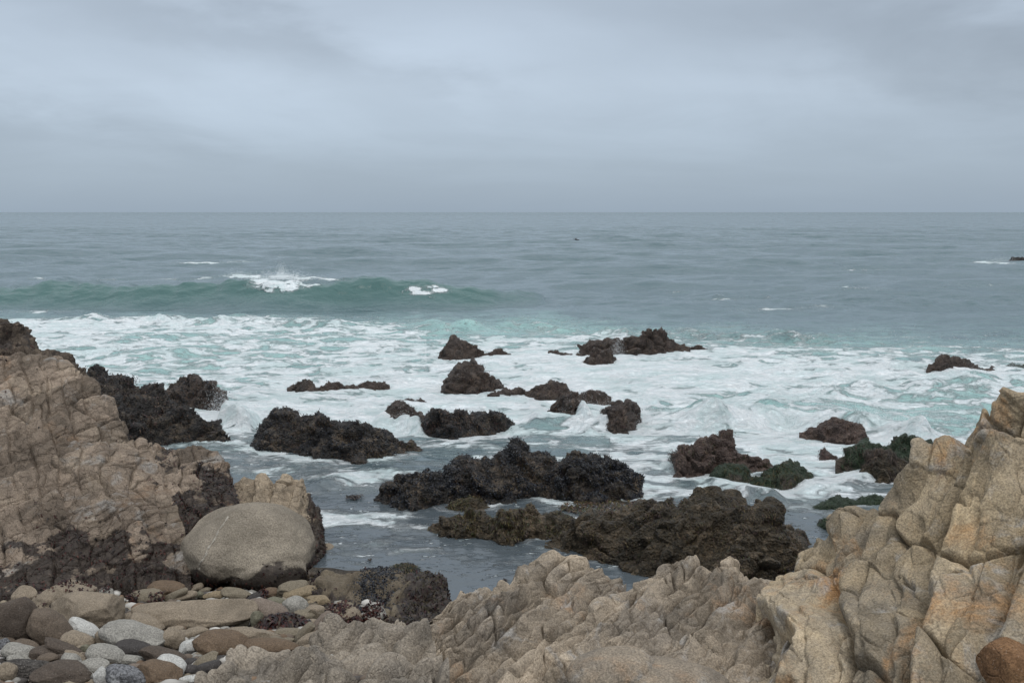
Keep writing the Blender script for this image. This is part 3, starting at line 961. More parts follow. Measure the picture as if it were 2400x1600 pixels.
def sea_rock(name, label, top, base, mat, seed, k=0.75, weed=None, nweed=0, shells=0, px_step=2.6, rough=1.0, L=0.10, wd=0.022, cat='sea rock', shell_lo=0.0, weed_lo=0.0, lift=0.2, group=SURF, d_add=0.0):
    rng = np.random.default_rng(seed)
    top, base = np.array(top, float), np.array(base, float)
    x0, x1 = min(top[0, 0], base[0, 0]) - 3, max(top[-1, 0], base[-1, 0]) + 3
    ns = int(max(26, (x1 - x0) / px_step))
    xs = np.linspace(x0, x1, ns)
    by = np.interp(xs, base[:, 0], base[:, 1])
    ty = np.interp(xs, top[:, 0], top[:, 1])
    ty = np.minimum(ty, by - 0.5)
    F = np.array([onz(a, b) for a, b in zip(xs, by)])
    dF = box(F[:, 1], ns * 0.06) + d_add
    h = np.array([max(p(a, b, d)[2], 0.02) for a, b, d in zip(xs, ty, dF)])
    hs = box(h, ns * 0.14)
    a = k * hs * (1 + 0.25 * np.sin(xs * 0.03 + seed)) + 0.06
    rows = []
    dR = dF + a
    R = np.array([p(x, y, d) for x, y, d in zip(xs, ty, dR)])
    hR = R[:, 2]
    rows.append(np.array([q(x, d - 0.12 - 0.1 * hh, -0.45) for x, d, hh in zip(xs, dF, hR)]))
    rows.append(np.array([q(x, d - 0.02, -0.02) for x, d in zip(xs, dF)]))
    b1 = 0.44 + 0.12 * box(rng.normal(size=ns), ns * 0.2) * 2
    rows.append(np.array([q(x, d + aa * 0.30, z * b) for x, d, aa, z, b in zip(xs, dF, a, hR, b1)]))
    rows.append(np.array([q(x, d + aa * 0.66, z * 0.82) for x, d, aa, z in zip(xs, dF, a, hR)]))
    rows.append(R)
    bk = a * 0.9 + 0.15
    rows.append(np.array([q(x, d + bb * .55, z * 0.68) for x, d, bb, z in zip(xs, dR, bk, hR)]))
    rows.append(np.array([q(x, d + bb, -0.3) for x, d, bb in zip(xs, dR, bk)]))
    hpx = np.max(by - ty)
    nt = int(max(26, (hpx * 2.1 + 20) / px_step))
    G = loft(rows, ns, nt, equal=True)
    dist = float(dF.mean())
    u = dist * px_step / FPX
    H_ = float(hR.max())
    s = rough
    sz = np.clip(H_, 0.3, 1.6)
    ly = [('pillow', (0.75 * sz, 0.42 * sz, 0.6 * sz), rotm('Y', 25) @ rotm('X', 15), 0.08 * sz * s, 0.10, 0.16 * sz * s, 0.26 * sz * s),
          ('pillow', (0.3 * sz, 0.2 * sz, 0.25 * sz), rotm('X', 30), 0.05 * sz * s, 0.15, 0.06 * sz * s, 0.10 * sz * s),
          ('ridge', 0.03 * s * sz ** .5, 2.6, 4),
          ('fbm', 0.03 * s * sz ** .5, 5.0, 4),
          ('fbm', 0.014 * s, min(13.0, 0.4 / u), 2)]
    fade = np.ones((nt, ns))
    e = np.minimum(np.arange(ns), np.arange(ns)[::-1]) / (ns * 0.08)
    fade *= np.clip(e, 0.15, 1)[None, :]
    o, GV, A = build_rock(name, label, cat, G, ly, mat, seed, group=group, warp=0.18, wf=1.5, fade=fade, bias=0.1)
    zmask = sst(GV[..., 2], -0.05, 0.08)
    nzz = fbm(GV.reshape(-1, 3) * 2.2, 3, .6, seed + 5).reshape(zmask.shape)
    if nweed:
        P, N = surf_sample(GV, int(nweed * 1.1), rng, zmask * sst(nzz, -0.4 + weed_lo, 0.5 + weed_lo))
        blades('seaweed', P, N, L * .65, wd * .5, weed, M_WEED, o, rng, lift=lift * .25, side=.3)
    if shells:
        P, N = surf_sample(GV, int(shells * .9), rng, zmask * sst(-nzz, -0.5 + shell_lo, 0.4 + shell_lo))
        pellets('mussels', P, N, 0.017, SHELLS, M_SHELL, o, rng)
    BASES.append(F[:, :2])
    return o


BASES = []
WB = dict(weed=WEED_BROWN)
sea_rock('sea_rock', 'domed brown rock farthest out in the middle, a low rock trailing off its right side', c5([(1122, 305), (1132, 265), (1150, 240), (1180, 205), (1220, 184), (1270, 200), (1310, 235), (1350, 240), (1395, 272), (1402, 290)]),
         c5([(1122, 308), (1180, 311), (1260, 315), (1330, 306), (1402, 296)]), M_SEA_BROWN, 101, nweed=1300, px_step=2.0, **WB)
sea_rock('sea_rock', 'small low brown rock just right of the domed rock farthest out', c5([(1398, 288), (1420, 276), (1445, 272), (1475, 248), (1495, 254), (1512, 272), (1555, 288)]), c5([(1398, 292), (1440, 299), (1500, 294), (1555, 290)]), M_SEA_BROWN, 102, nweed=300, px_step=2.0, **WB)
# the broad far rock with its peak
sea_rock('sea_rock', 'low brown tail of rock at the left foot of the far double peaked rock', c5([(1785, 290), (1792, 270), (1830, 266), (1880, 276), (1940, 290), (1990, 292)]), c5([(1785, 300), (1860, 312), (1960, 318), (1990, 318)]), M_SEA_BROWN, 103, nweed=400, px_step=2.0, **WB)
sea_rock('sea_rock', 'tall brown peaked rock, the highest of the rocks far out in the surf', c6([(85, 130), (120, 80), (150, 30), (200, 15), (250, 10), (275, -8), (320, -28), (370, -12), (410, 18), (450, 55), (480, 90), (522, 138)]),
         c6([(85, 150), (130, 158), (210, 164), (300, 155), (400, 152), (470, 145), (522, 140)]), M_SEA_BROWN, 104, nweed=2200, px_step=2.0, k=0.6, **WB)
sea_rock('sea_rock', 'rounded brown hump joined to the left side of the tall far peak', c5([(1965, 290), (1990, 245), (2030, 210), (2090, 197), (2130, 195), (2165, 185), (2215, 195), (2250, 205), (2290, 230)]), c5([(1965, 322), (2080, 330), (2200, 325), (2290, 320)]), M_SEA_BROWN, 105, nweed=1200, px_step=2.0, d_add=0.6, **WB)
sea_rock('sea_rock', 'squat brown rock low in front of the left hump of the far peak', c5([(1975, 365), (2010, 345), (2040, 300), (2065, 255), (2110, 240), (2160, 262), (2200, 300), (2222, 335)]), c5([(1975, 368), (2080, 373), (2180, 370), (2222, 345)]), M_SEA_BROWN, 106, nweed=1000, px_step=2.0, **WB)
sea_rock('sea_rock', 'small brown rock at the right foot of the tall far peak', c6([(485, 92), (505, 78), (535, 62), (565, 68), (595, 92), (645, 112)]), c6([(485, 118), (540, 126), (600, 122), (645, 116)]), M_SEA_BROWN, 107, nweed=400, px_step=2.0, **WB)
sea_rock('sea_rock', 'cone shaped brown rock in white foam, below the domed rock farthest out', c5([(1138, 518), (1150, 480), (1180, 430), (1220, 370), (1270, 340), (1325, 327), (1370, 355), (1405, 405), (1450, 420), (1490, 450), (1510, 478)]),
         c5([(1138, 516), (1230, 522), (1300, 526), (1370, 525), (1450, 505), (1510, 481)]), M_SEA_BROWN, 108, nweed=1900, px_step=2.0, **WB)
sea_rock('sea_rock', 'low dark chain of rock humps, the leftmost in the open white water', c5([(198, 495), (255, 465), (310, 442), (348, 460), (350, 480), (375, 490), (430, 468), (455, 472), (500, 460), (550, 480), (622, 488)]), c5([(198, 500), (300, 520), (440, 522), (550, 494), (622, 492)]), M_SEA_BROWN, 109, nweed=700, px_step=2.0, **WB)
sea_rock('sea_rock', 'thin flat dark rock at the right end of the low chain of humps', c5([(615, 484), (680, 455), (730, 462), (785, 458), (812, 480)]), c5([(615, 486), (700, 486), (812, 482)]), M_SEA_BROWN, 110, nweed=250, px_step=1.8, **WB)
sea_rock('sea_rock', 'short dark sliver of rock at the right foot of the cone shaped rock', c5([(1425, 532), (1455, 520), (1485, 526)]), c5([(1425, 534), (1485, 532)]), M_SEA_BROWN, 111, nweed=60, px_step=1.6, **WB)
sea_rock('sea_rock', 'low dark rock awash between the cone shaped rock and the wide low rock', c5([(1492, 518), (1520, 502), (1550, 506), (1610, 490), (1642, 508)]), c5([(1492, 523), (1560, 524), (1642, 512)]), M_SEA_BROWN, 112, nweed=150, px_step=1.8, **WB)
sea_rock('sea_rock', 'wide low brown rock in white foam under the far peak', c5([(1655, 517), (1730, 485), (1800, 455), (1850, 460), (1895, 470), (1922, 518)]), c5([(1655, 519), (1780, 535), (1922, 521)]), M_SEA_BROWN, 113, nweed=700, px_step=2.0, **WB)
sea_rock('sea_rock', 'flat topped brown rock rising behind the splashing rock', c5([(1975, 545), (2000, 522), (2050, 508), (2080, 505), (2110, 515), (2168, 555)]), c5([(1975, 566), (2080, 570), (2168, 560)]), M_SEA_BROWN, 114, nweed=600, px_step=2.0, **WB)
sea_rock('sea_rock', 'brown rock with a wave splashing over its right side', c5([(1780, 645), (1820, 598), (1870, 545), (1935, 520), (1990, 535), (2025, 560), (2015, 620), (1990, 650)]), c5([(1780, 647), (1870, 668), (1940, 705), (1990, 690)]), M_SEA_BROWN, 115, nweed=1100, px_step=2.0, **WB)
sea_rock('sea_rock', 'blocky upright brown rock with white water on both sides', c5([(2103, 690), (2108, 640), (2150, 605), (2220, 588), (2310, 590), (2328, 630), (2350, 692)]), c5([(2103, 710), (2140, 745), (2200, 768), (2265, 766), (2350, 695)]), M_SEA_BROWN, 116, nweed=1400, px_step=2.0, **WB)
sea_rock('sea_rock', 'thin dark ledge peeping out behind the curved rock', c5([(880, 574), (930, 563), (985, 570), (1010, 565), (1057, 598)]), c5([(880, 588), (980, 588), (1057, 599)]), M_SEA_BROWN, 117, nweed=180, px_step=1.8, **WB)
sea_rock('sea_rock', 'curved dark rock sloping down right into the long flat topped block', c5([(788, 655), (810, 612), (850, 575), (900, 578), (940, 600), (980, 645), (1030, 672), (1050, 700)]), c5([(788, 695), (850, 720), (950, 748), (1040, 775), (1050, 770)]), M_SEA_BROWN, 118, nweed=1300, px_step=2.0, **WB)
sea_rock('sea_rock', 'long flat topped dark rock, pointed at its right end, middle of the surf', c5([(1022, 700), (1040, 655), (1080, 640), (1150, 635), (1200, 630), (1290, 645), (1400, 645), (1500, 645), (1520, 680), (1575, 716)]),
         c5([(1022, 770), (1120, 805), (1200, 825), (1330, 790), (1450, 775), (1530, 755), (1575, 720)]), M_SEA_BLACK, 119, nweed=2200, shells=900, px_step=2.0, k=.6, **WB)
sea_rock('sea_rock', 'long dark rock sloping to the right, left of the middle, bristling with weed and mussels', c5([(-28, 850), (-5, 800), (20, 730), (70, 690), (130, 658), (200, 660), (270, 670), (350, 685), (380, 672), (430, 700), (500, 725), (550, 730), (620, 740), (670, 725), (720, 750), (760, 775), (830, 785), (900, 815), (960, 835), (1025, 888)]),
         c5([(-28, 875), (100, 905), (250, 925), (400, 935), (500, 945), (640, 960), (750, 930), (900, 905), (1025, 895)]), M_SEA_BLACK, 120, nweed=4200, shells=3500, px_step=1.9, k=.8, weed=WEED_DARK + WEED_BROWN + WEED_OLIVE[:2])
sea_rock('sea_rock', 'big black mussel covered rock with a lower brown left shoulder, centre', c5([(728, 1172), (790, 1090), (870, 1060), (920, 1030), (1050, 995), (1110, 1010), (1160, 1050), (1190, 1010), (1230, 970), (1245, 940), (1270, 935), (1310, 950), (1400, 930), (1450, 920), (1500, 900), (1530, 870), (1600, 855), (1670, 880), (1740, 905), (1800, 910), (1850, 935), (1900, 970)]),
         c5([(728, 1177), (850, 1205), (980, 1238), (1090, 1220), (1200, 1190), (1450, 1195), (1600, 1180), (1750, 1165), (1900, 1170)]), M_SEA_BLACK, 121, nweed=4500, shells=6500, px_step=1.9, k=.75, weed=WEED_DARK + WEED_BROWN[:3] + WEED_OLIVE[:1])
sea_rock('sea_rock', 'steep black mussel covered rock, the right hand peak of the central pair', c5([(1810, 1010), (1850, 955), (1880, 900), (1930, 862), (1990, 858), (2060, 890), (2120, 930), (2180, 950), (2250, 1000), (2300, 1050), (2360, 1143)]),
         c5([(1810, 1168), (1960, 1192), (2100, 1192), (2200, 1175), (2360, 1165)]), M_SEA_BLACK, 122, nweed=2600, shells=4500, px_step=1.9, k=.7, weed=WEED_DARK + WEED_OLIVE[:1])
sea_rock('sea_rock', 'smooth bare purple brown rock against the foot of the big black rock', c3([(840, 175), (870, 120), (930, 80), (1000, 105), (1060, 160), (1085, 200)]), c3([(840, 205), (950, 222), (1085, 212)]), M_SEA_RED, 123, px_step=2.0, rough=.5, nweed=150, weed=WEED_RED)
sea_rock('sea_rock', 'small shaggy weedy rock just in front of the big black rock', c3([(725, 262), (770, 230), (840, 205), (900, 190), (960, 205), (1015, 255)]), c3([(725, 268), (830, 300), (920, 290), (1015, 270)]), M_SEA_OLIVE, 124, px_step=2.0, nweed=1200, weed=WEED_OLIVE, lift=.25, d_add=.15)
sea_rock('sea_rock', 'low shaggy olive ridge of three humps pointing left into the calm pool', c3([(606, 405), (660, 370), (690, 340), (780, 340), (835, 325), (860, 300), (900, 285), (980, 290), (1040, 330), (1080, 355), (1110, 320), (1180, 280), (1280, 265), (1350, 270), (1400, 330)]),
         c3([(606, 408), (700, 440), (800, 470), (920, 455), (1000, 470), (1060, 510), (1180, 510), (1300, 470), (1400, 470)]), M_SEA_OLIVE, 125, px_step=2.0, nweed=4600, weed=WEED_OLIVE + WEED_BROWN[:2], lift=.25, k=.6)
sea_rock('sea_rock', 'rounded shaggy dark hump between the olive ridge and the broad weedy mass', c3([(1370, 340), (1420, 315), (1460, 305), (1520, 312), (1570, 335), (1620, 345), (1660, 370)]), c3([(1370, 465), (1440, 470), (1530, 470), (1660, 470)]), M_SEA_OLIVE, 126, px_step=2.0, nweed=2000, weed=WEED_OLIVE + WEED_DARK[:2], lift=.25)
sea_rock('sea_rock', 'broad shaggy brown and black weedy rock just behind the grey ridges', [(1280, 1276), (1305, 1265), (1325, 1240), (1345, 1222), (1375, 1215), (1405, 1213), (1430, 1208), (1470, 1206), (1500, 1198), (1545, 1192), (1590, 1190), (1602, 1180), (1627, 1178), (1650, 1170), (1677, 1163), (1700, 1172), (1725, 1190), (1745, 1204), (1765, 1214), (1784, 1206), (1803, 1204), (1826, 1214), (1845, 1230), (1860, 1248), (1882, 1256), (1896, 1277)],
         [(1280, 1279), (1330, 1296), (1420, 1322), (1500, 1350), (1650, 1380), (1800, 1378), (1860, 1340), (1896, 1290)], M_SEA_OLIVE, 127, px_step=1.9, nweed=11000, weed=WEED_BROWN + WEED_OLIVE + WEED_DARK, lift=.25, k=1.0, L=.065)
sea_rock('sea_rock', 'brown rock with a short tail of ledges at the right edge of the surf', c6([(1802, 235), (1820, 195), (1870, 145), (1950, 132), (2030, 148), (2060, 170), (2090, 180), (2130, 196), (2170, 194), (2205, 210)]), c6([(1802, 241), (1950, 242), (2060, 235), (2203, 223)]), M_SEA_BROWN, 128, nweed=1000, px_step=2.0, **WB)
sea_rock('sea_rock', 'flat dark ledge awash in front of the brown rock at the right', c6([(2035, 244), (2080, 230), (2150, 231), (2206, 250)]), c6([(2035, 250), (2120, 262), (2203, 263)]), M_SEA_BROWN, 129, nweed=150, px_step=1.8, **WB)
sea_rock('sea_rock', 'low green topped rock cut by the right edge, beyond the brown rock', c6([(2245, 188), (2285, 172), (2330, 180), (2420, 165), (2500, 190)]), c6([(2245, 192), (2330, 208), (2500, 208)]), M_SEA_GREEN, 130, nweed=400, px_step=2.0, weed=WEED_GREEN + WEED_BROWN[:2])
sea_rock('sea_rock', 'lone reddish brown rock in front of the curling white bore', c6([(1120, 553), (1160, 535), (1200, 530), (1235, 495), (1310, 468), (1370, 490), (1430, 500), (1470, 545), (1490, 580)]), c6([(1120, 557), (1250, 580), (1370, 602), (1440, 600), (1490, 585)]), M_SEA_RED, 131, nweed=1500, px_step=2.0, weed=WEED_RED + WEED_BROWN[:3])
sea_rock('sea_rock', 'broad reddish weedy rock with green patches, right of the central pair', c6([(415, 672), (440, 650), (470, 625), (530, 610), (590, 606), (620, 585), (690, 572), (750, 600), (765, 640), (755, 660), (800, 670), (880, 690), (930, 715), (965, 738)]),
         c6([(415, 700), (430, 795), (540, 795), (640, 770), (780, 775), (965, 748)]), M_SEA_RED, 132, nweed=3000, px_step=1.9, weed=WEED_RED + WEED_BROWN[:3] + WEED_OLIVE[4:], k=.6)
sea_rock('sea_rock', 'green grassy lump of rock in front of the reddish weedy rock', c6([(622, 800), (640, 750), (700, 725), (750, 728), (800, 738), (830, 760), (842, 795)]), c6([(622, 812), (740, 837), (842, 818)]), M_SEA_GREEN, 133, nweed=1300, px_step=2.0, weed=WEED_GREEN + WEED_OLIVE[:2], L=.15, wd=.014)
sea_rock('sea_rock', 'pyramid of rock draped in brown and green weed, right of the green lump', c6([(832, 842), (900, 780), (960, 750), (1030, 715), (1090, 720), (1150, 760), (1185, 797)]), c6([(832, 847), (930, 855), (1060, 868), (1130, 835), (1185, 800)]), M_SEA_GREEN, 134, nweed=2000, px_step=2.0, weed=WEED_OLIVE + WEED_GREEN[:3], L=.18, wd=.014)
sea_rock('sea_rock', 'green humped rock behind the dark draped rock, close to the ochre cliff', c6([(1320, 700), (1360, 680), (1400, 650), (1450, 620), (1520, 610), (1590, 632), (1640, 590), (1700, 568), (1760, 580), (1830, 620), (1900, 650), (1960, 680)]), c6([(1320, 772), (1450, 775), (1600, 780), (1750, 770), (1960, 740)]), M_SEA_GREEN, 135, nweed=3200, px_step=1.9, weed=WEED_GREEN + WEED_RED[:1], L=.17, wd=.014, k=.7)
sea_rock('sea_rock', 'dark rock draped in long brown weed in front of the green humped rock', c6([(1440, 785), (1475, 700), (1500, 668), (1550, 652), (1610, 663), (1680, 700), (1760, 760), (1800, 800)]), c6([(1440, 792), (1550, 828), (1650, 815), (1800, 812)]), M_SEA_OLIVE, 136, nweed=2400, px_step=1.9, weed=WEED_DARK + WEED_BROWN[:2], L=.22, wd=.016)
sea_rock('sea_rock', 'tiny ragged red weed rock awash left of the green humped rock', c6([(1230, 690), (1245, 655), (1275, 660), (1290, 678), (1318, 690)]), c6([(1230, 694), (1318, 693)]), M_SEA_RED, 137, nweed=250, px_step=1.6, weed=WEED_RED + WEED_MAROON, L=.1)
sea_rock('sea_rock', 'low flat green rock awash beside the ochre cliff', c6([(1190, 968), (1260, 922), (1300, 918), (1380, 908), (1430, 922), (1490, 900), (1560, 905), (1600, 935)]), c6([(1190, 982), (1310, 988), (1390, 965), (1600, 950)]), M_SEA_GREEN, 138, nweed=1500, px_step=2.0, weed=WEED_GREEN, L=.12, wd=.014)
sea_rock('sea_rock', 'small bright green weed tuft on rock at the foot of the ochre cliff', c6([(1218, 1058), (1290, 1028), (1345, 1020), (1420, 1030)]), c6([(1218, 1075), (1300, 1115), (1420, 1120)]), M_SEA_GREEN, 139, nweed=800, px_step=2.0, weed=WEED_GREEN, L=.12, wd=.014)
sea_rock('sea_rock', 'small black rock far offshore, near the right edge below the horizon', [(2364, 612), (2372, 604), (2385, 602), (2400, 603), (2430, 606), (2445, 613)], [(2364, 615), (2400, 617), (2445, 616)], M_SEA_BLACK, 140, px_step=1.6, k=.8)

# dark rocks behind the tan outcrop
sea_rock('sea_rock', 'dark pyramid shaped rock standing behind the black ridge at the left', c1([(1090, 700), (1125, 630), (1160, 580), (1200, 520), (1250, 500), (1310, 515), (1400, 560), (1480, 610), (1530, 700), (1595, 788)]), c1([(1090, 760), (1300, 765), (1450, 792), (1530, 800), (1595, 794)]), M_SEA_BROWN, 141, nweed=2600, shells=1200, px_step=1.9, weed=WEED_BROWN + WEED_OLIVE[:1], k=.7)

# ------------------------------------------------------------------ outcrops on the shore


def row(pts, d=None):
    return np.array([p(a[0], a[1], a[2] if len(a) > 2 else d) for a in pts])


def rowz(pts):
    return np.array([q(*a) for a in pts])


R_BED = rotm('Y', -38) @ rotm('X', 20)


def outcrop(name, label, rows, layers, mat, seed, ns, nt, alg=None, warp=.22, wf=.8, cat='rock outcrop', weed=None, nweed=0, wmask=None, shells=0, smask=None, group=None, L=.07, wd=.017, bias=0.6):
    G = loft(rows, ns, nt)
    o, GV, A = build_rock(name, label, cat, G, layers, mat, seed, alg=alg, warp=warp, wf=wf, group=group, bias=bias)
    rng = np.random.default_rng(seed)
    if nweed:
        w = A['alg'].reshape(nt, ns) if wmask is None else wmask(GV)
        P, N = surf_sample(GV, int(nweed * 1.5), rng, np.clip(w, 0, 1) ** 2)
        # clumped
        blades('seaweed', P, N, L, wd, weed, M_WEED, o, rng, lift=.3, side=.7)
    if shells:
        w = A['alg'].reshape(nt, ns) if smask is None else smask(GV)
        P, N = surf_sample(GV, shells, rng, np.clip(w, 0, 1) ** 2)
        pellets('mussels', P, N, .0115, SHELLS, M_SHELL, o, rng)
    return o, GV


def basis(e1, nrm):
    e1 = np.array(e1, float); e1 /= np.linalg.norm(e1)
    n = np.array(nrm, float); n -= e1 * (n @ e1); n /= np.linalg.norm(n)
    return np.stack([e1, np.cross(n, e1), n], 1)


B_TAN = basis((.75, .5, .42), (0, -.5, .86))
B_TAN2 = basis((.5, -.62, -.6), (0, -.5, .86))
B_OCH = basis((.50, .62, .60), (-.3, -.6, .75))
B_GRY = basis((.66, .60, .42), (0, -.3, .95))
FRACT = [('block', (1.9, 0.62), B_TAN, 0.085, 0.018, 0.10, 0.10),
         ('block', (0.8, 0.30), B_TAN2, 0.06, 0.014, 0.05, 0.05),
         ('crack', (0.5, 0.20, 0.3), B_TAN, 0.03, 0.045, 0.028, 0.04),
         ('crack', (0.2, 0.11, 0.14), B_TAN2, 0.010, 0.08, 0.010, 0.014),
         ('ridge', 0.008, 5.0, 3), ('fbm', 0.05, 0.6, 3), ('fbm', 0.007, 7.0, 4)]
FRACT_S = [('block', (0.9, 0.34), basis((.35, .2, .9), (0, -.8, .6)), 0.05, 0.016, 0.06, 0.07),
           ('crack', (0.4, 0.16, 0.24), B_TAN, 0.025, 0.05, 0.02, 0.035),
           ('crack', (0.16, 0.09, 0.11), B_TAN2, 0.009, 0.08, 0.008, 0.012),
           ('ridge', 0.008, 5.0, 3), ('fbm', 0.006, 7.0, 3)]
GRAN = [('block', (1.5, 0.44), B_GRY, 0.16, 0.028, 0.16, 0.20),
        ('block', (0.52, 0.18), B_GRY, 0.075, 0.018, 0.06, 0.075),
        ('crack', (0.34, 0.12, 0.18), B_GRY, 0.022, 0.07, 0.018, 0.03),
        ('ridge', 0.008, 3.0, 3), ('fbm', 0.06, 0.8, 3), ('fbm', 0.006, 8.0, 3)]
GRAN_BIG = [('block', (1.9, 0.56), B_OCH, 0.20, 0.030, 0.20, 0.26),
            ('block', (0.70, 0.23), B_OCH, 0.085, 0.020, 0.07, 0.10),
            ('crack', (0.42, 0.15, 0.22), B_OCH, 0.022, 0.06, 0.018, 0.035),
            ('ridge', 0.008, 2.6, 3), ('fbm', 0.06, 0.8, 3), ('fbm', 0.006, 8.0, 3)]
KNOB = [('pillow', (0.8, 0.36, 0.42), B_GRY, 0.20, 0.12, 0.12, 0.14),
        ('pillow', (0.33, 0.18, 0.22), B_GRY, 0.070, 0.14, 0.02, 0.04),
        ('fbm', 0.06, 0.9, 3), ('fbm', 0.005, 8.0, 3)]
RUGGED = [('pillow', (0.8, 0.4, 0.5), B_TAN, 0.12, 0.14, 0.18, 0.20),
          ('crack', (0.3, 0.2, 0.22), rotm('Y', 20), 0.06, 0.08, 0.08, 0.10),
          ('pillow', (0.13, 0.11, 0.12), rotm('Z', 20), 0.035, 0.2, 0.035, 0.03),
          ('fbm', 0.03, 5.0, 4)]

# left: dark head, black ridge, tan slab, its lower shoulder and the spiky rock
outcrop('rock_outcrop', 'dark brown rugged rock head at the upper left edge, behind the tan slab',
        [row([(-900, 860, 19.0), (-230, 860, 19.0), (0, 862, 19.0), (150, 885, 19.0), (222, 915, 19.0)]),
         row([(-900, 800, 19.6), (-230, 800, 19.6), (0, 805, 19.6), (60, 815, 19.6), (140, 855, 19.5), (220, 905, 19.3)]),
         row([(-900, 715, 20.4), (-230, 715, 20.4), (-60, 735, 20.4), (0, 742, 20.4), (20, 746, 20.4), (45, 761, 20.4), (56, 762, 20.4), (70, 785, 20.4), (100, 815, 20.3), (143, 833, 20.2), (170, 850, 20.1), (200, 874, 20), (218, 894, 19.8)]),
         rowz([(-900, 21.6, 1.5), (-230, 21.6, 1.5), (0, 21.6, 1.5), (100, 21.3, .9), (218, 20.6, .2)]),
         rowz([(-900, 22.6, -.4), (-230, 22.6, -.4), (0, 22.6, -.4), (100, 22.3, -.4), (218, 21.4, -.4)])],
        RUGGED, M_HEAD, 201, 420, 130, alg=lambda V, n: 0.42 + 0.25 * n, weed=WEED_DARK + WEED_MAROON, nweed=1200)
outcrop('rock_outcrop', 'black weedy ridge running down into the surf behind the tan slab',
        [rowz([(185, 23.6, -.4), (310, 24.2, -.4), (420, 24.6, -.4), (540, 24.9, -.4)]),
         row([(185, 1075, 23.8), (310, 1060, 24.4), (380, 1055, 24.7), (470, 1050, 25.0), (540, 1042, 25.2)]),
         row([(185, 990, 24.8), (300, 985, 25.1), (380, 985, 25.3), (450, 1002, 25.3), (540, 1030, 25.4)]),
         row([(188, 900, 26.2), (200, 886, 26.3), (207, 880, 26.4), (214, 861, 26.6), (256, 864, 26.6), (263, 876, 26.6), (298, 896, 26.6), (326, 903, 26.6), (351, 899, 26.6), (379, 902, 26.4), (383, 920, 26.3), (396, 925, 26.2), (430, 950, 26.0), (470, 984, 25.8), (515, 998, 25.6), (539, 1030, 25.4)]),
         rowz([(188, 27.6, 0.3), (300, 27.8, .2), (400, 27.2, 0), (539, 26.0, -.2)]),
         rowz([(188, 28.3, -.5), (300, 28.5, -.5), (400, 28, -.5), (539, 26.5, -.5)])],
        RUGGED, M_SEA_BLACK, 202, 200, 120, alg=lambda V, n: 0.6 + 0.3 * n, weed=WEED_DARK + WEED_BROWN, nweed=3600, shells=1800, cat='sea rock', group=None, L=.1)


def alg_left(V, n):
    return 0.92 * (1 - sst(V[:, 2] + 0.55 * n, 0.8, 1.4)) + 0.22 * n


outcrop('rock_outcrop', 'big sloping tan rock slab criss crossed with cracks, at the left',
        [row([(-900, 1440, 12.5), (-260, 1440, 12.5), (0, 1392, 13.0), (130, 1372, 13.4), (270, 1362, 13.7), (380, 1382, 13.6), (450, 1392, 13.6)]),
         row([(-900, 1300, 13.9), (-260, 1300, 13.9), (0, 1282, 14.0), (100, 1262, 14.2), (200, 1235, 14.4), (300, 1225, 14.5), (440, 1262, 14.5)]),
         row([(-900, 1090, 15.4), (-260, 1090, 15.4), (0, 1085, 15.5), (150, 1105, 15.4), (250, 1115, 15.4), (330, 1140, 15.4), (410, 1165, 15.5)]),
         row([(-900, 930, 16.9), (-260, 930, 16.9), (0, 940, 16.9), (130, 960, 16.9), (230, 1012, 16.7), (300, 1062, 16.5), (365, 1095, 16.4)]),
         row([(-900, 820, 18.2), (-260, 820, 18.2), (-60, 835, 18.2), (0, 838, 18.2), (18, 840, 18.2), (40, 834, 18.2), (75, 838, 18.2), (120, 835, 18.2), (150, 842, 18.2), (185, 873, 18.0), (225, 905, 17.8), (262, 953, 17.6), (292, 998, 17.4), (305, 1024, 17.2), (345, 1040, 17.1), (362, 1060, 17)]),
         rowz([(-900, 19.4, 2.4), (-260, 19.4, 2.4), (0, 19.4, 2.4), (150, 19.3, 2.0), (250, 18.8, 1.0), (362, 18.0, .5)]),
         rowz([(-900, 20.4, 0), (-260, 20.4, 0), (0, 20.4, 0), (150, 20.2, 0), (250, 19.6, -.3), (362, 18.6, -.3)])],
        FRACT, M_TAN, 203, 1000, 600, alg=alg_left, warp=.12, wf=.6, weed=WEED_MAROON + WEED_DARK[:2], nweed=5200, L=.065)
outcrop('rock_outcrop', 'rounded tan shoulder with black weedy lower face, right of the tan slab',
        [row([(310, 1400, 13.9), (400, 1398, 13.9), (460, 1400, 13.9), (570, 1390, 14.2)]),
         row([(310, 1270, 14.7), (400, 1260, 14.8), (470, 1250, 14.9), (570, 1240, 15.6)]),
         row([(315, 1165, 15.6), (400, 1140, 15.8), (470, 1145, 15.9), (556, 1160, 16.4)]),
         row([(325, 1085, 16.6), (400, 1072, 16.7), (470, 1075, 16.8), (545, 1118, 17)]),
         row([(333, 1050, 17.2), (350, 1044, 17.4), (372, 1039, 17.4), (390, 1044, 17.4), (421, 1041, 17.4), (467, 1044, 17.4), (509, 1057, 17.3), (526, 1078, 17.2), (537, 1112, 17.1), (547, 1142, 17)]),
         rowz([(333, 18.4, .8), (420, 18.5, .9), (500, 18.3, .6), (547, 17.8, 0)]),
         rowz([(333, 19.2, -.3), (420, 19.3, -.3), (500, 19, -.4), (547, 18.3, -.4)])],
        FRACT, M_TAN, 204, 300, 400, alg=lambda V, n: 1.0 * (1 - sst(V[:, 2] + 0.45 * n, 1.1, 1.8)) + 0.15 * n, weed=WEED_MAROON + WEED_DARK, nweed=5200, shells=1200, L=.065)
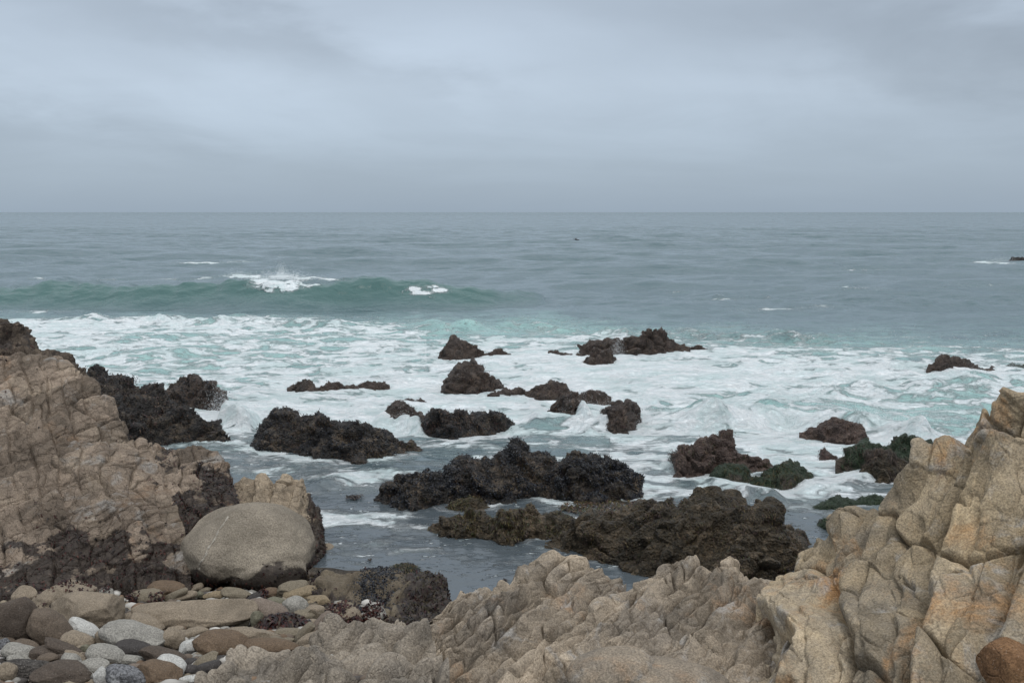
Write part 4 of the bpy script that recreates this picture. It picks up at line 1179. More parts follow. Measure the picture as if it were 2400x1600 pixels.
outcrop('rock_outcrop', 'tan rock with three pointed tips behind the great round boulder',
        [row([(490, 1400, 14.9), (620, 1380, 15.2), (700, 1345, 16.0), (760, 1300, 16.9)]),
         row([(497, 1290, 15.9), (560, 1260, 16.1), (640, 1240, 16.3), (710, 1240, 16.7), (762, 1275, 17.2)]),
         row([(505, 1215, 16.8), (560, 1190, 17.0), (640, 1180, 17.1), (700, 1185, 17.2), (752, 1245, 17.4)]),
         row([(509, 1204, 17.3), (547, 1165, 17.7), (549, 1134, 17.8), (572, 1118, 17.8), (596, 1123, 17.8), (614, 1118, 17.8), (642, 1136, 17.8), (655, 1120, 17.8), (663, 1111, 17.8), (674, 1122, 17.8), (687, 1131, 17.8), (698, 1128, 17.8), (705, 1127, 17.8), (715, 1140, 17.8), (726, 1160, 17.8), (740, 1188, 17.7), (751, 1219, 17.6), (755, 1250, 17.5)]),
         rowz([(509, 18.2, .3), (600, 18.6, .5), (700, 18.6, .4), (755, 18.1, .1)]),
         rowz([(509, 18.8, -.5), (600, 19.2, -.5), (700, 19.2, -.5), (755, 18.6, -.5)])],
        FRACT_S, M_PEAK, 205, 280, 300, bias=.0, alg=lambda V, n: np.maximum(0.9 * (1 - sst(V[:, 2] + 0.3 * n, 0.2, 0.8)), sst(V[:, 0] + 0.25 * n, -3.75, -3.45)), weed=WEED_DARK + WEED_MAROON, nweed=1400)
outcrop('rock_outcrop', 'long low tan and black rock with a mussel patch beside the calm pool',
        [row([(715, 1440, 11.9), (800, 1450, 11.9), (900, 1455, 11.8), (1000, 1480, 11.5), (1060, 1490, 11.4)]),
         row([(718, 1400, 12.9), (800, 1405, 12.8), (900, 1405, 12.7), (1000, 1410, 12.6), (1052, 1420, 12.5)]),
         row([(720, 1375, 13.3), (750, 1362, 13.3), (800, 1362, 13.3), (900, 1362, 13.2), (1000, 1365, 13.1), (1045, 1390, 12.9)]),
         row([(722, 1366, 13.7), (742, 1344, 13.9), (763, 1338, 14), (783, 1340, 14), (850, 1339, 14), (921, 1341, 14), (940, 1345, 14), (1003, 1340, 14), (1023, 1350, 13.9), (1035, 1368, 13.7), (1044, 1397, 13.4)]),
         rowz([(722, 14.6, .25), (850, 14.8, .3), (950, 14.8, .3), (1044, 14.2, .1)]),
         rowz([(722, 15.4, -.4), (850, 15.6, -.4), (950, 15.6, -.4), (1044, 15, -.4)])],
        [('pillow', (0.9, 0.7, 0.7), rotm('Z', 10), 0.10, 0.2, 0.08, 0.10), ('pillow', (.3, .22, .25), rotm('Z', 30), .05, .15, .05, .08), ('fbm', .05, 1.6, 4), ('fbm', .02, 7, 4)],
        M_BOULD, 206, 240, 190, alg=lambda V, n: np.maximum(0.95 * (1 - sst(V[:, 2] + .3 * n, .62, .95)), sst(V[:, 0] + .2 * n, -1.7, -1.3) * .9), weed=WEED_DARK + WEED_OLIVE[:1] + WEED_MAROON[:1], nweed=4200,
        shells=5200, smask=lambda G: np.exp(-((G[..., 0] + 1.9) / .28) ** 4) * sst(G[..., 2], .35, .5), L=.07)

# foreground granite
outcrop('granite_outcrop', 'grey knobbly rock like piled cushions, bottom edge left of centre',
        [row([(430, 1660, 8.0), (700, 1660, 8.2), (900, 1660, 8.5), (1060, 1660, 8.7)]),
         row([(455, 1625, 8.5), (700, 1605, 8.7), (900, 1590, 9.0), (1050, 1590, 9.1)]),
         row([(470, 1605, 8.8), (600, 1570, 9.1), (700, 1560, 9.3), (800, 1530, 9.7), (900, 1515, 9.9), (1020, 1520, 9.9)]),
         row([(480, 1598, 9.0), (500, 1570, 9.2), (535, 1541, 9.4), (560, 1535, 9.5), (580, 1544, 9.5), (600, 1531, 9.6), (620, 1528, 9.6), (660, 1531, 9.7), (690, 1540, 9.8), (720, 1525, 9.9), (740, 1500, 10.2), (755, 1482, 10.4), (775, 1471, 10.5), (800, 1469, 10.5), (830, 1462, 10.6), (870, 1455, 10.6), (895, 1450, 10.6), (915, 1438, 10.6), (930, 1440, 10.6), (945, 1441, 10.6), (965, 1464, 10.5), (1000, 1470, 10.4)]),
         rowz([(480, 9.6, 1.0), (600, 10.2, 1.0), (750, 11.0, .8), (900, 11.4, .8), (1000, 11.2, .8)]),
         rowz([(480, 10, .2), (600, 10.7, .2), (750, 11.6, .2), (900, 12, .2), (1000, 11.8, .2)])],
        KNOB, M_SLATE, 207, 400, 210, warp=.12, wf=1.2)
outcrop('granite_outcrop', 'tan and grey granite ridge of stacked rounded blocks, bottom centre',
        [row([(900, 1665, 9.7), (1060, 1665, 9.8), (1250, 1665, 9.9), (1420, 1665, 9.9)]),
         row([(930, 1600, 10.0), (1060, 1590, 10.2), (1200, 1580, 10.4), (1430, 1560, 10.6)]),
         row([(960, 1530, 10.4), (1060, 1500, 10.8), (1200, 1480, 11.2), (1450, 1460, 11.5)]),
         row([(980, 1480, 10.8), (1070, 1420, 11.4), (1200, 1400, 11.9), (1300, 1370, 12.4), (1460, 1390, 12.4)]),
         row([(985, 1457, 11.0), (1018, 1427, 11.3), (1045, 1399, 11.6), (1065, 1369, 11.9), (1086, 1364, 12.0), (1098, 1374, 12.0), (1106, 1377, 12.1), (1127, 1381, 12.2), (1154, 1375, 12.3), (1180, 1379, 12.4), (1201, 1379, 12.5), (1212, 1361, 12.6), (1222, 1335, 12.8), (1242, 1332, 12.9), (1258, 1318, 13.0), (1273, 1303, 13.1), (1297, 1291, 13.1), (1327, 1289, 13.1), (1358, 1300, 13.1), (1395, 1318, 13.0), (1426, 1337, 12.9), (1439, 1352, 12.9), (1456, 1341, 12.9), (1474, 1360, 12.8)]),
         rowz([(985, 11.7, .5), (1100, 12.7, .6), (1250, 13.6, .7), (1350, 13.8, .7), (1474, 13.5, .6)]),
         rowz([(985, 12.4, -.3), (1100, 13.4, -.3), (1250, 14.4, -.3), (1350, 14.5, -.3), (1474, 14.2, -.3)])],
        GRAN, M_GREY, 208, 520, 460, bias=.9, warp=.1, wf=.9)
outcrop('granite_outcrop', 'grey granite ridge with deep slanting joints, between centre and the ochre cliff',
        [row([(1130, 1670, 9.4), (1350, 1670, 9.4), (1600, 1670, 9.4), (1850, 1670, 9.3)]),
         row([(1190, 1590, 9.9), (1400, 1570, 10.0), (1620, 1550, 10.2), (1850, 1540, 10.2)]),
         row([(1300, 1510, 10.5), (1450, 1480, 10.8), (1640, 1460, 11.1), (1860, 1450, 11.1)]),
         row([(1380, 1450, 11.1), (1480, 1400, 11.6), (1640, 1380, 12.0), (1880, 1390, 11.9)]),
         row([(1396, 1432, 11.3), (1420, 1405, 11.6), (1445, 1389, 11.8), (1475, 1369, 12.0), (1480, 1361, 12.1), (1514, 1351, 12.3), (1524, 1345, 12.4), (1569, 1321, 12.6), (1589, 1320, 12.7), (1600, 1316, 12.7), (1627, 1315, 12.7), (1642, 1329, 12.6), (1673, 1336, 12.6), (1711, 1313, 12.7), (1734, 1324, 12.7), (1738, 1337, 12.6), (1764, 1336, 12.6), (1791, 1348, 12.5), (1814, 1343, 12.5), (1841, 1328, 12.5), (1864, 1332, 12.4), (1890, 1350, 12.4)]),
         rowz([(1396, 12.0, .5), (1500, 13.0, .7), (1650, 13.4, .8), (1890, 13.1, .8)]),
         rowz([(1396, 12.8, -.3), (1500, 13.8, -.3), (1650, 14.1, -.3), (1890, 13.8, -.3)])],
        GRAN, M_GREY, 209, 560, 460, bias=.9, warp=.1, wf=.9)
outcrop('granite_outcrop', 'high ochre and grey granite cliff rising to the right edge',
        [row([(1540, 1690, 9.3), (1900, 1690, 8.6), (2150, 1690, 8.1), (2620, 1690, 7.4), (3350, 1650.0, 7.4)]),
         row([(1640, 1590, 10.0), (1930, 1550, 9.3), (2200, 1500, 8.8), (2620, 1450, 8.1), (3350, 1410.0, 8.1)]),
         row([(1735, 1500, 10.8), (1980, 1430, 10.0), (2220, 1350, 9.4), (2620, 1260, 8.8), (3350, 1220.0, 8.8)]),
         row([(1800, 1435, 11.4), (2000, 1345, 10.6), (2220, 1245, 10.0), (2400, 1150, 9.6), (2620, 1080, 9.3), (3350, 1040.0, 9.3)]),
         row([(1850, 1385, 11.9), (1985, 1280, 11.2), (2080, 1222, 11.0), (2180, 1135, 10.7), (2330, 1055, 10.2), (2620, 980, 9.8), (3350, 940.0, 9.8)]),
         row([(1864, 1362, 12.2), (1872, 1335, 12.2), (1882, 1300, 12.1), (1918, 1283, 12.0), (1944, 1276, 11.9), (1957, 1262, 11.9), (1958, 1232, 11.9), (1983, 1205, 11.8), (2005, 1186, 11.8), (2028, 1181, 11.8), (2059, 1177, 11.5), (2074, 1167, 11.5), (2086, 1156, 11.5), (2101, 1150, 11.4), (2112, 1140, 11.4), (2103, 1126, 11.4), (2106, 1110, 11.4), (2116, 1088, 11.4), (2128, 1068, 11.3), (2143, 1058, 11.2), (2185, 1056, 11.1), (2200, 1044, 11.1), (2212, 1033, 11.1), (2231, 1024, 11), (2250, 1028, 11), (2260, 1034, 11), (2263, 1014, 11), (2278, 990, 10.9), (2293, 975, 10.8), (2314, 987, 10.7), (2329, 1000, 10.7), (2340, 980, 10.6), (2348, 962, 10.6), (2361, 957, 10.5), (2368, 943, 10.5), (2378, 930, 10.4), (2400, 927, 10.3), (2450, 905, 10.2), (2520, 900, 10.2), (2620, 870, 10.2), (3350, 830.0, 10.2)]),
         rowz([(1864, 12.7, .6), (2000, 12.7, 1.1), (2150, 12.3, 1.7), (2300, 12.0, 2.3), (2620, 11.6, 3.2), (3350, 11.6, 3.2)]),
         rowz([(1864, 13.4, -.3), (2000, 13.5, -.3), (2150, 13.3, -.3), (2300, 13.3, -.3), (2620, 13.2, -.3), (3350, 13.2, -.3)])],
        GRAN_BIG, M_OCHRE, 210, 960, 620, warp=.12, wf=.8)
# ------------------------------------------------------------------ stones of the beach
ICO = {}


def ico(n):
    if n not in ICO:
        bm = bmesh.new()
        bmesh.ops.create_icosphere(bm, subdivisions=n, radius=1.0)
        V = np.array([v.co[:] for v in bm.verts])
        F = np.array([[v.index for v in f.verts] for f in bm.faces])
        bm.free()
        ICO[n] = (V, F)
    return ICO[n]


def stone_shape(n, seed, cuts=3, exp=2.5, rough=0.06, fine=0.012):
    rng = np.random.default_rng(seed)
    V, F = ico(n)
    V = V.copy()
    r = (np.abs(V) ** exp).sum(1) ** (-1 / exp)
    V = V * r[:, None]
    V = V * (1 + 0.10 * fbm(V * 0.8 + seed, 2, .5, seed))[:, None]
    for _ in range(cuts):
        nn = rng.normal(size=3)
        nn /= np.linalg.norm(nn)
        off = rng.uniform(0.62, 0.88)
        e = np.maximum(V @ nn - off, 0)
        V = V - nn[None] * (e * 0.9)[:, None]
    V = V * (1 + rough * fbm(V * 2.0 + seed, 3, .5, seed + 3) + fine * fbm(V * 9 + seed, 2, .6, seed + 4))[:, None]
    for k in range(3):
        lo, hi = V[:, k].min(), V[:, k].max()
        V[:, k] = (V[:, k] - (lo + hi) / 2) / ((hi - lo) / 2)
    return V, F


SM = {}
for k_, c_, sp_ in [('tan', (.235, .19, .14), .3), ('brown', (.125, .096, .072), .3), ('umber', (.085, .066, .052), .3), ('grey', (.27, .255, .225), .35), ('pale', (.46, .45, .42), .3),
                    ('dark', (.055, .049, .046), .3), ('rust', (.135, .094, .062), .3), ('olive', (.185, .155, .112), .3), ('ochre', (.225, .175, .112), .3), ('pink', (.19, .15, .12), .3), ('green', (.15, .14, .10), .3)]:
    SM[k_] = rock_mat(k_ + '_beach_stone', [tuple(v * .66 for v in c_), c_, tuple(v * 1.25 for v in c_)], sp_, bump=0.45, crack=0.0, rough=0.75, fine=60)
SM['speck'] = rock_mat('black_and_white_stone', [(.05, .05, .055), (.16, .16, .165), (.55, .55, .53)], .6, bump=0.5, crack=0.3, rough=0.7, fine=40)
SM['band'] = rock_mat('dark_banded_stone', [(.04, .036, .032), (.085, .075, .066), (.22, .20, .18)], .45, bump=0.8, crack=0.6, rough=0.7, crack_s=14)
cA, cB, cC = (0, 1340, 6.03), (250, 1340, 6.03), (500, 1340, 6.03)
STONES = 'loose stones of the cobble beach'


def stone(cr, cx, cy, w, h, ang, mat, label, cuts=2, exp=2.4, seed=None, name='beach_stone', cat='stone', weed=0, n=None, rough=.05, dd=0.0, group=STONES, wcol=None):
    global SEEDN
    SEEDN += 1
    seed = SEEDN * 7 + 3 if seed is None else seed
    px, py, W, Hh = cr[0] + cx / cr[2], cr[1] + cy / cr[2], w / cr[2], h / cr[2]
    yr = (800 - py) / FPX
    t = -(-ST + yr * CT) / (CT + yr * ST)
    th = math.atan(t)
    c = (CAMH - BSL * BY0) / (t - BSL) / math.cos(th)
    for _ in range(2):
        wm, hp = W * c / FPX, Hh * c / FPX
        dep = min(0.85 * wm, 1.5 * hp)
        hm = math.sqrt(max(hp ** 2 - (dep * math.sin(th)) ** 2, 0.45 * hp ** 2)) / math.cos(th)
        a = math.radians(ang)
        half = 0.5 * math.sqrt((hm * math.cos(a)) ** 2 + (wm * math.sin(a)) ** 2)
        d = (CAMH - 0.80 * half - BSL * BY0) / (t - BSL) + dd
        c = d / math.cos(th)
    ctr = p(px, py, d)
    if n is None:
        n = 5 if W > 70 else 4
    V, F = stone_shape(n, seed, cuts, exp - .1, rough)
    V = V * np.array([wm / 2, dep / 2, hm / 2]) * 1.06
    ca, sa = math.cos(a), math.sin(a)
    V = np.stack([V[:, 0] * ca - V[:, 2] * sa, V[:, 1], V[:, 0] * sa + V[:, 2] * ca], 1)
    o = mesh_obj(name, V, F, SM[mat] if isinstance(mat, str) else mat, origin=(0, 0, 0))
    o.location = tuple(ctr)
    tag(o, label, cat, group)
    if weed:
        rng = np.random.default_rng(seed)
        VN = V / np.array([wm / 2, dep / 2, hm / 2]) ** 2
        VN /= np.linalg.norm(VN, axis=1, keepdims=True)
        nz = fbm(V * 7 + seed, 3, .6, seed)
        wgt = sst(nz, 0.05, 0.45) * (VN[:, 1] < 0.4)
        if wgt.sum() > 0:
            ix = rng.choice(len(V), weed, p=wgt / wgt.sum())
            blades('seaweed', V[ix] + rng.normal(size=(weed, 3)) * .012 + ctr, VN[ix], .05, .022, wcol or WEED_MAROON, M_WEED, o, rng, lift=.5, side=.8)
    return o


SEEDN = 0
for r in [
    # crop, cx, cy, w, h, angle, material, label, cuts
    (cA, 200, 700, 600, 660, 0, 'umber', 'large dark brown boulder cut off by the left edge of the picture', 2),
    (cA, 700, 790, 620, 400, -42, 'brown', 'brown boulder leaning against the large dark one at the left edge', 2),
    (cA, 350, 350, 330, 270, 0, 'tan', 'pointed tan boulder behind the large dark one at the left edge', 5),
    (cA, 900, 360, 820, 460, 14, 'tan', 'broad tan boulder behind the blocky veined boulder, weed on its right shoulder', 2),
    (cA, 1210, 560, 960, 550, -4, 'tan', 'big blocky grey tan boulder in front of the broad tan one, upper left of beach', 6),
    (cA, 1175, 805, 430, 210, -28, 'pale', 'white egg shaped stone in front of the big blocky boulder', 1),
    (cA, 1110, 975, 430, 230, -12, 'tan', 'tan stone directly below the white egg shaped stone', 3),
    (cA, 1470, 940, 250, 270, 0, 'tan', 'upright tan stone to the right of the white egg shaped stone', 4),
    (cA, 1510, 300, 230, 150, -12, 'grey', 'small pale slab with dark weed just above the blocky boulder', 3),
    (cA, 505, 490, 110, 85, 0, 'ochre', 'tiny yellowish stone wedged beside the broad tan boulder', 2),
    (cA, 585, 555, 190, 90, 0, 'olive', 'small flat olive stone under the tiny yellowish one', 2),
    (cA, 100, 1000, 220, 140, 0, 'brown', 'small brown stone under the large dark boulder, near the left edge', 2),
    (cA, 350, 1060, 340, 180, -15, 'brown', 'flat brown stone on top of the grey hollowed stone, lower left', 2),
    (cA, 45, 1050, 190, 220, 10, 'speck', 'grey speckled stone touching the left edge, lower left', 3),
    (cA, 300, 1140, 490, 210, -15, 'grey', 'grey speckled stone with a dark hollow, lower left', 3),
    (cA, 610, 1150, 330, 190, -12, 'umber', 'dark brown rounded stone right of the grey hollowed stone', 2),
    (cA, 885, 1090, 540, 170, -22, 'umber', 'long dark brown stone slanting down right below the leaning brown boulder', 2),
    (cA, 680, 1225, 260, 140, -5, 'brown', 'small brown stone below the dark brown rounded stone, lower left', 2),
    (cA, 260, 1240, 300, 110, -12, 'grey', 'thin grey slab under the grey hollowed stone', 4),
    (cA, 660, 1255, 180, 60, -15, 'pale', 'small thin whitish slab on the dark stones, lower left', 3),
    (cA, 1210, 1095, 140, 130, 10, 'green', 'small greenish stone left of the large pale grey stone', 3),
    (cA, 1105, 1075, 170, 80, 15, 'tan', 'small tan sliver left of the small greenish stone', 3),
    (cA, 1490, 1180, 490, 290, -22, 'grey', 'large pale grey stone left of the two dark oval stones', 3),
    (cA, 1075, 1190, 330, 100, -28, 'tan', 'narrow tan slab slanting beside the small brown stone', 3),
    (cA, 860, 1210, 130, 100, 0, 'umber', 'small dark stone at the left end of the narrow tan slab', 2),
    (cA, 1015, 1245, 300, 160, -20, 'grey', 'pale grey stone just below the narrow tan slab', 3),
    (cA, 1200, 1190, 120, 100, 0, 'brown', 'tiny brown stone right of the narrow tan slab', 2),
    (cA, 1300, 1235, 190, 170, -25, 'pink', 'pinkish stone leaning on the left of the large pale grey stone', 3),
    (cA, 1325, 1340, 370, 210, 0, 'grey', 'grey brown dome shaped stone below the pinkish stone', 1),
    (cA, 310, 1380, 560, 270, -8, 'band', 'rough dark stone with whitish bands, lower left corner', 4),
    (cA, 80, 1430, 260, 270, -38, 'tan', 'grey tan stone cut by the left edge, bottom corner', 2),
    (cA, 900, 1440, 780, 340, -4, 'umber', 'large dark brown ridged stone at the bottom edge, left', 6),
    (cA, 1240, 1430, 290, 100, -25, 'grey', 'thin pale grey slab at the right end of the dark ridged stone', 3),
    (cA, 1435, 1490, 200, 260, 12, 'pale', 'upright pale stone at the bottom edge beside the black and white stone', 2),
    (cA, 1580, 1370, 170, 110, 0, 'brown', 'small brown stone above the upright pale stone', 2),
    (cA, 560, 1310, 320, 110, -8, 'band', 'thin dark layered piece beside the rough banded stone', 4),
    (cA, 690, 1490, 300, 210, 0, 'umber', 'rounded dark brown stone at the bottom edge, before the ridged stone', 2),
    (cB, 430, 900, 940, 400, -14, 'grey', 'large grey tan wedge shaped boulder in the middle of the beach', 4),
    (cB, 930, 950, 320, 270, 5, 'tan', 'tan block at the right end of the wedge shaped boulder', 4),
    (cB, 1236, 578, 1640, 430, 3, 'tan', 'long flat tan boulder lying across the middle of the beach', 2),
    (cB, 840, 255, 490, 240, -4, 'rust', 'smooth rust brown boulder behind the left end of the long flat boulder', 2),
    (cB, 570, 350, 430, 210, 0, 'olive', 'rounded olive tan stone spotted with dark weed', 2),
    (cB, 980, 325, 390, 110, 24, 'olive', 'narrow olive stone rising right behind the long flat boulder', 3),
    (cB, 1265, 230, 210, 110, 22, 'tan', 'small tan stone at the left foot of the great round boulder', 2),
    (cB, 1385, 262, 180, 80, 22, 'olive', 'small slanting olive stone at the foot of the great round boulder', 2),
    (cB, 1095, 345, 340, 120, 15, 'tan', 'flat tan stone between narrow olive stone and long flat boulder', 2),
    (cB, 1310, 320, 120, 90, 0, 'green', 'tiny greenish stone behind the long flat boulder', 2),
    (cB, 1545, 325, 340, 120, 0, 'ochre', 'flat yellowish stone behind the middle of the long flat boulder', 2),
    (cB, 1155, 155, 100, 110, 0, 'umber', 'tiny dark stone left of the great round boulder', 1),
    (cB, 320, 645, 230, 120, 0, 'tan', 'rough tan slab at the left end of the long flat boulder', 5),
    (cB, 560, 730, 480, 210, -22, 'tan', 'tan stone with a slanting edge above the wedge shaped boulder', 3),
    (cB, 400, 550, 90, 100, 0, 'tan', 'small tan stone touching the left tip of the long flat boulder', 3),
    (cB, 970, 815, 230, 110, 0, 'tan', 'small low tan stone under the long flat boulder', 2),
    (cB, 1240, 860, 380, 150, 8, 'tan', 'pale tan angular stone below the middle of the long flat boulder', 5),
    (cB, 1165, 1070, 260, 200, 12, 'pale', 'angular black and white marked stone left of the rusty boulder', 6),
    (cC, 110, 1010, 720, 350, -5, 'rust', 'large rounded rusty brown boulder, its top greyish, right of middle', 2),
    (cB, 380, 1085, 490, 220, -8, 'dark', 'black oval stone in front of the wedge shaped boulder', 1),
    (cB, 810, 1190, 640, 210, -16, 'umber', 'long dark brown oval stone right of the black oval stone', 1),
    (cB, 300, 1240, 510, 130, -2, 'grey', 'flat grey layered stone below the black oval stone', 4),
    (cB, 900, 1345, 410, 280, -25, 'pale', 'whitish rounded stone with dark creases, bottom middle of beach', 1),
    (cB, 745, 1420, 580, 320, -14, 'rust', 'smooth red brown stone overlapping the whitish creased stone', 2),
    (cB, 1190, 1275, 190, 110, 0, 'dark', 'small slate black stone below the marked angular stone', 2),
    (cB, 1175, 1390, 230, 150, -10, 'dark', 'dark grey stone right of the whitish creased stone', 2),
    (cB, 1235, 1185, 210, 70, 0, 'grey', 'thin flat grey stone under the marked angular stone', 3),
    (cB, 1395, 1255, 360, 180, 25, 'olive', 'olive grey stone leaning right above the slate black oval', 2),
    (cB, 1440, 1365, 340, 210, 12, 'dark', 'slate black oval stone beside the knobbly grey rock', 1),
    (cB, 1640, 1225, 210, 90, 0, 'dark', 'small dark stone between the rusty boulder and knobbly grey rock', 2),
    (cB, 370, 1360, 240, 120, 5, 'pink', 'pinkish brown stone behind the red brown stone', 2),
    (cB, 285, 1470, 570, 270, -18, 'speck', 'black and white speckled stone at the bottom edge', 2),
    (cB, 1220, 1510, 410, 110, 5, 'pale', 'pale flat stone at the bottom edge left of the knobbly rock', 3),
    (cB, 780, 1550, 190, 90, -20, 'pale', 'small pale wedge at the bottom edge under the red brown stone', 4),
    (cB, 1000, 1560, 280, 70, 0, 'grey', 'thin grey stone at the bottom edge under the whitish one', 3),
    (cC, 325, 315, 420, 150, -14, 'olive', 'olive tan stone sloping right at the foot of the great boulder', 1),
    (cC, 600, 345, 300, 120, 25, 'dark', 'dark weedy wedge of stone beside the small rust block', 4),
    (cC, 810, 295, 240, 160, 0, 'rust', 'small rust brown block under the right end of the great boulder', 4),
    (cC, 1130, 260, 430, 270, 10, 'olive', 'rounded olive stone right of the small rust block', 1),
    (cC, 1260, 310, 470, 210, 8, 'ochre', 'yellow tan oval stone lying on the rounded olive stone', 1),
    (cC, 890, 425, 260, 130, -15, 'green', 'green tinged stone below the small rust block', 1),
    (cC, 770, 540, 560, 270, -22, 'pink', 'reddish brown boulder at the right end of the long flat boulder', 1),
    (cC, 1150, 485, 340, 250, -10, 'grey', 'grey tan stone in the pile right of the reddish brown boulder', 2),
    (cC, 1475, 425, 350, 180, 0, 'ochre', 'yellow ochre block next to the black mussel rock', 4),
    (cC, 1290, 620, 320, 170, 0, 'olive', 'olive tan stone below the grey tan stone of the pile', 1),
    (cC, 1435, 545, 270, 160, 0, 'tan', 'tan egg shaped stone under the yellow ochre block', 1),
    (cC, 1335, 715, 270, 100, 0, 'tan', 'flat tan stone right of the black weed clump', 2),
    (cC, 1550, 685, 320, 160, 45, 'pink', 'pinkish slab tilted up against the weed spotted stones', 3),
    (cC, 620, 680, 170, 230, 10, 'green', 'pale green triangular stone at the end of the long flat boulder', 5),
    (cC, 540, 890, 780, 220, -4, 'tan', 'long low tan boulder behind the rusty brown boulders', 2),
    (cC, 1070, 865, 380, 130, 0, 'olive', 'flat olive stone below the black weed clump', 2),
    (cC, 1280, 870, 380, 170, 46, 'olive', 'olive brown slab standing on edge, right side of beach', 3),
    (cC, 1350, 965, 430, 180, 25, 'tan', 'tan brown slab leaning on the granite ridge, right side of beach', 2),
    (cC, 800, 1065, 760, 220, -4, 'rust', 'long rusty brown loaf shaped stone right of the rusty boulder', 1),
    (cC, 475, 1005, 130, 90, 0, 'pale', 'small white stone between the two rusty boulders', 1),
    (cC, 1040, 965, 220, 80, 0, 'olive', 'small olive brown stone above the loaf shaped stone', 2),
    (cC, 1330, 1075, 230, 100, 20, 'tan', 'small tan stone at the edge of the granite ridge', 2),
    (cC, 1170, 1155, 190, 70, 0, 'tan', 'small flat tan stone at the end of the loaf shaped stone', 2),
    (cC, 1480, 830, 160, 110, 0, 'brown', 'small brown stone above the leaning tan brown slab', 2),
]:
    wd_ = 260 if 'spotted with dark weed' in r[7] else 320 if 'right shoulder' in r[7] else 160 if 'with dark weed' in r[7] or 'dark weedy' in r[7] else 0
    stone(*r, weed=wd_)
c700 = (700, 1300, 5.88)
stone(c700, 600, 850, 480, 300, 0, 'tan', 'tan stone thickly spotted with maroon weed, below the long black and tan rock', 2, weed=420)
stone(c700, 1050, 820, 300, 240, -20, 'grey', 'pale stone spotted with maroon weed, right of the thickly spotted tan one', 3, weed=260)
stone(c700, 690, 720, 220, 130, 0, 'olive', 'small olive stone at the back of the weed spotted stones', 1, weed=60)
stone(c700, 1560, 610, 170, 110, 0, 'tan', 'small tan stone in the weed below the mussel patch', 2, weed=50)
stone((0, 0, 1), 755, 1296, 66, 46, 0, 'tan', 'tan stone sitting in the water at the foot of the three pointed rock', 2, dd=1.0, group=None, cat='stone')
stone((0, 0, 1), 104, 1290, 86, 84, 0, M_TAN, 'angular tan block wedged in weed at the foot of the tan slab', 6, dd=-.25, group=None, name='rock_block', cat='rock', exp=3)
stone((0, 0, 1), 185, 1240, 60, 44, 30, M_TAN, 'small angular tan block on the ledge of the tan slab', 6, dd=-.9, group=None, name='rock_block', cat='rock', exp=3)
stone((0, 0, 1), 1435, 1592, 190, 130, 8, M_GREY, 'smooth rounded tan granite hump at the bottom edge, right of centre', 1, dd=.75, group='rounded granite humps at the bottom edge', name='granite_hump', cat='rock')
stone((0, 0, 1), 1570, 1602, 260, 110, -6, M_GREY, 'low flat granite hump at the bottom edge, beside the rounded one', 1, dd=.65, group='rounded granite humps at the bottom edge', name='granite_hump', cat='rock')

M_RUST = rock_mat('rust_stained_rock', [(.12, .065, .035), (.20, .11, .055), (.28, .17, .085)], .35, bump=.6, crack=.3)
stone((0, 0, 1), 2385, 1575, 150, 150, 25, M_RUST, 'rust red boulder in the bottom right corner, against the ochre cliff', 4, dd=-1.75, group=None, name='rusty_boulder', cat='boulder')

# the great round boulder
V, F = ico(6)
V = V.copy()
r_s = (np.abs(V) ** 2.5).sum(1) ** (-1 / 2.5)
V *= r_s[:, None]
for nn_, of_ in (((-.55, -.25, .8), .80), ((.75, -.1, .66), .84), ((-.2, -.3, -.93), .72), ((.05, -.75, .66), .80), ((-.8, -.6, -.1), .86)):
    nn_ = np.array(nn_) / np.linalg.norm(nn_)
    V = V - nn_[None] * (np.maximum(V @ nn_ - of_, 0) * .42)[:, None]


def lobe(dirv, w):
    d_ = np.array(dirv, float)
    d_ /= np.linalg.norm(d_)
    u = V / np.linalg.norm(V, axis=1, keepdims=True)
    return np.exp(-((1 - u @ d_) / w))


_u = V / np.linalg.norm(V, axis=1, keepdims=True)
_w = .10 * fbm(V * 1.8, 3, .5, 61)
rad = 1 + .07 * sst(_u @ np.array([.50, -.80, -.33]) + _w, .80, .87) + 0.12 * lobe((.55, -.7, -.25), .10) - 0.20 * lobe((.0, -.75, -.62), .07) - 0.10 * lobe((-.75, -.1, .75), .15) - .10 * lobe((.5, -.8, .55), .06) + 0.06 * lobe((.2, 0, 1), .2) - .12 * lobe((.1, -.6, -1), .2)
V *= (rad * (1 + .045 * fbm(V * 1.6, 3, .5, 8) + .004 * fbm(V * 14, 2, .6, 9)))[:, None]
c_ = 14.6
ctr = p(578, 1288, c_)
sc_ = c_ / math.cos(math.atan((CAMH - ctr[2]) / c_)) / FPX
Vb = V * np.array([152 * sc_, 135 * sc_, 98 * sc_])
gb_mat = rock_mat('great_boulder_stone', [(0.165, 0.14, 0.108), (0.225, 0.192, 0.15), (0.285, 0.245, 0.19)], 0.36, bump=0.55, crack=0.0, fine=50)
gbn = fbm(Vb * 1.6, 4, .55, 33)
alg_shade_b = 0.95 * (1 - sst(Vb[:, 2] + ctr[2] + .16 * gbn, .60, 1.0)) + .7 * np.exp(-((Vb[:, 0] - .05) / .22) ** 2 - ((Vb[:, 2] + .18) / .13) ** 2) * (Vb[:, 1] < 0)  # weed mask, with shade painted into the low band and underside patch
gb = mesh_obj('great_boulder', Vb, F, gb_mat, attrs={'alg': np.clip(alg_shade_b, 0, 1), 'blk': np.zeros(len(Vb))}, origin=(0, 0, 0))
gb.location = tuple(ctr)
tag(gb, 'huge smooth round boulder with a pale vein, above the cobble beach', 'boulder')
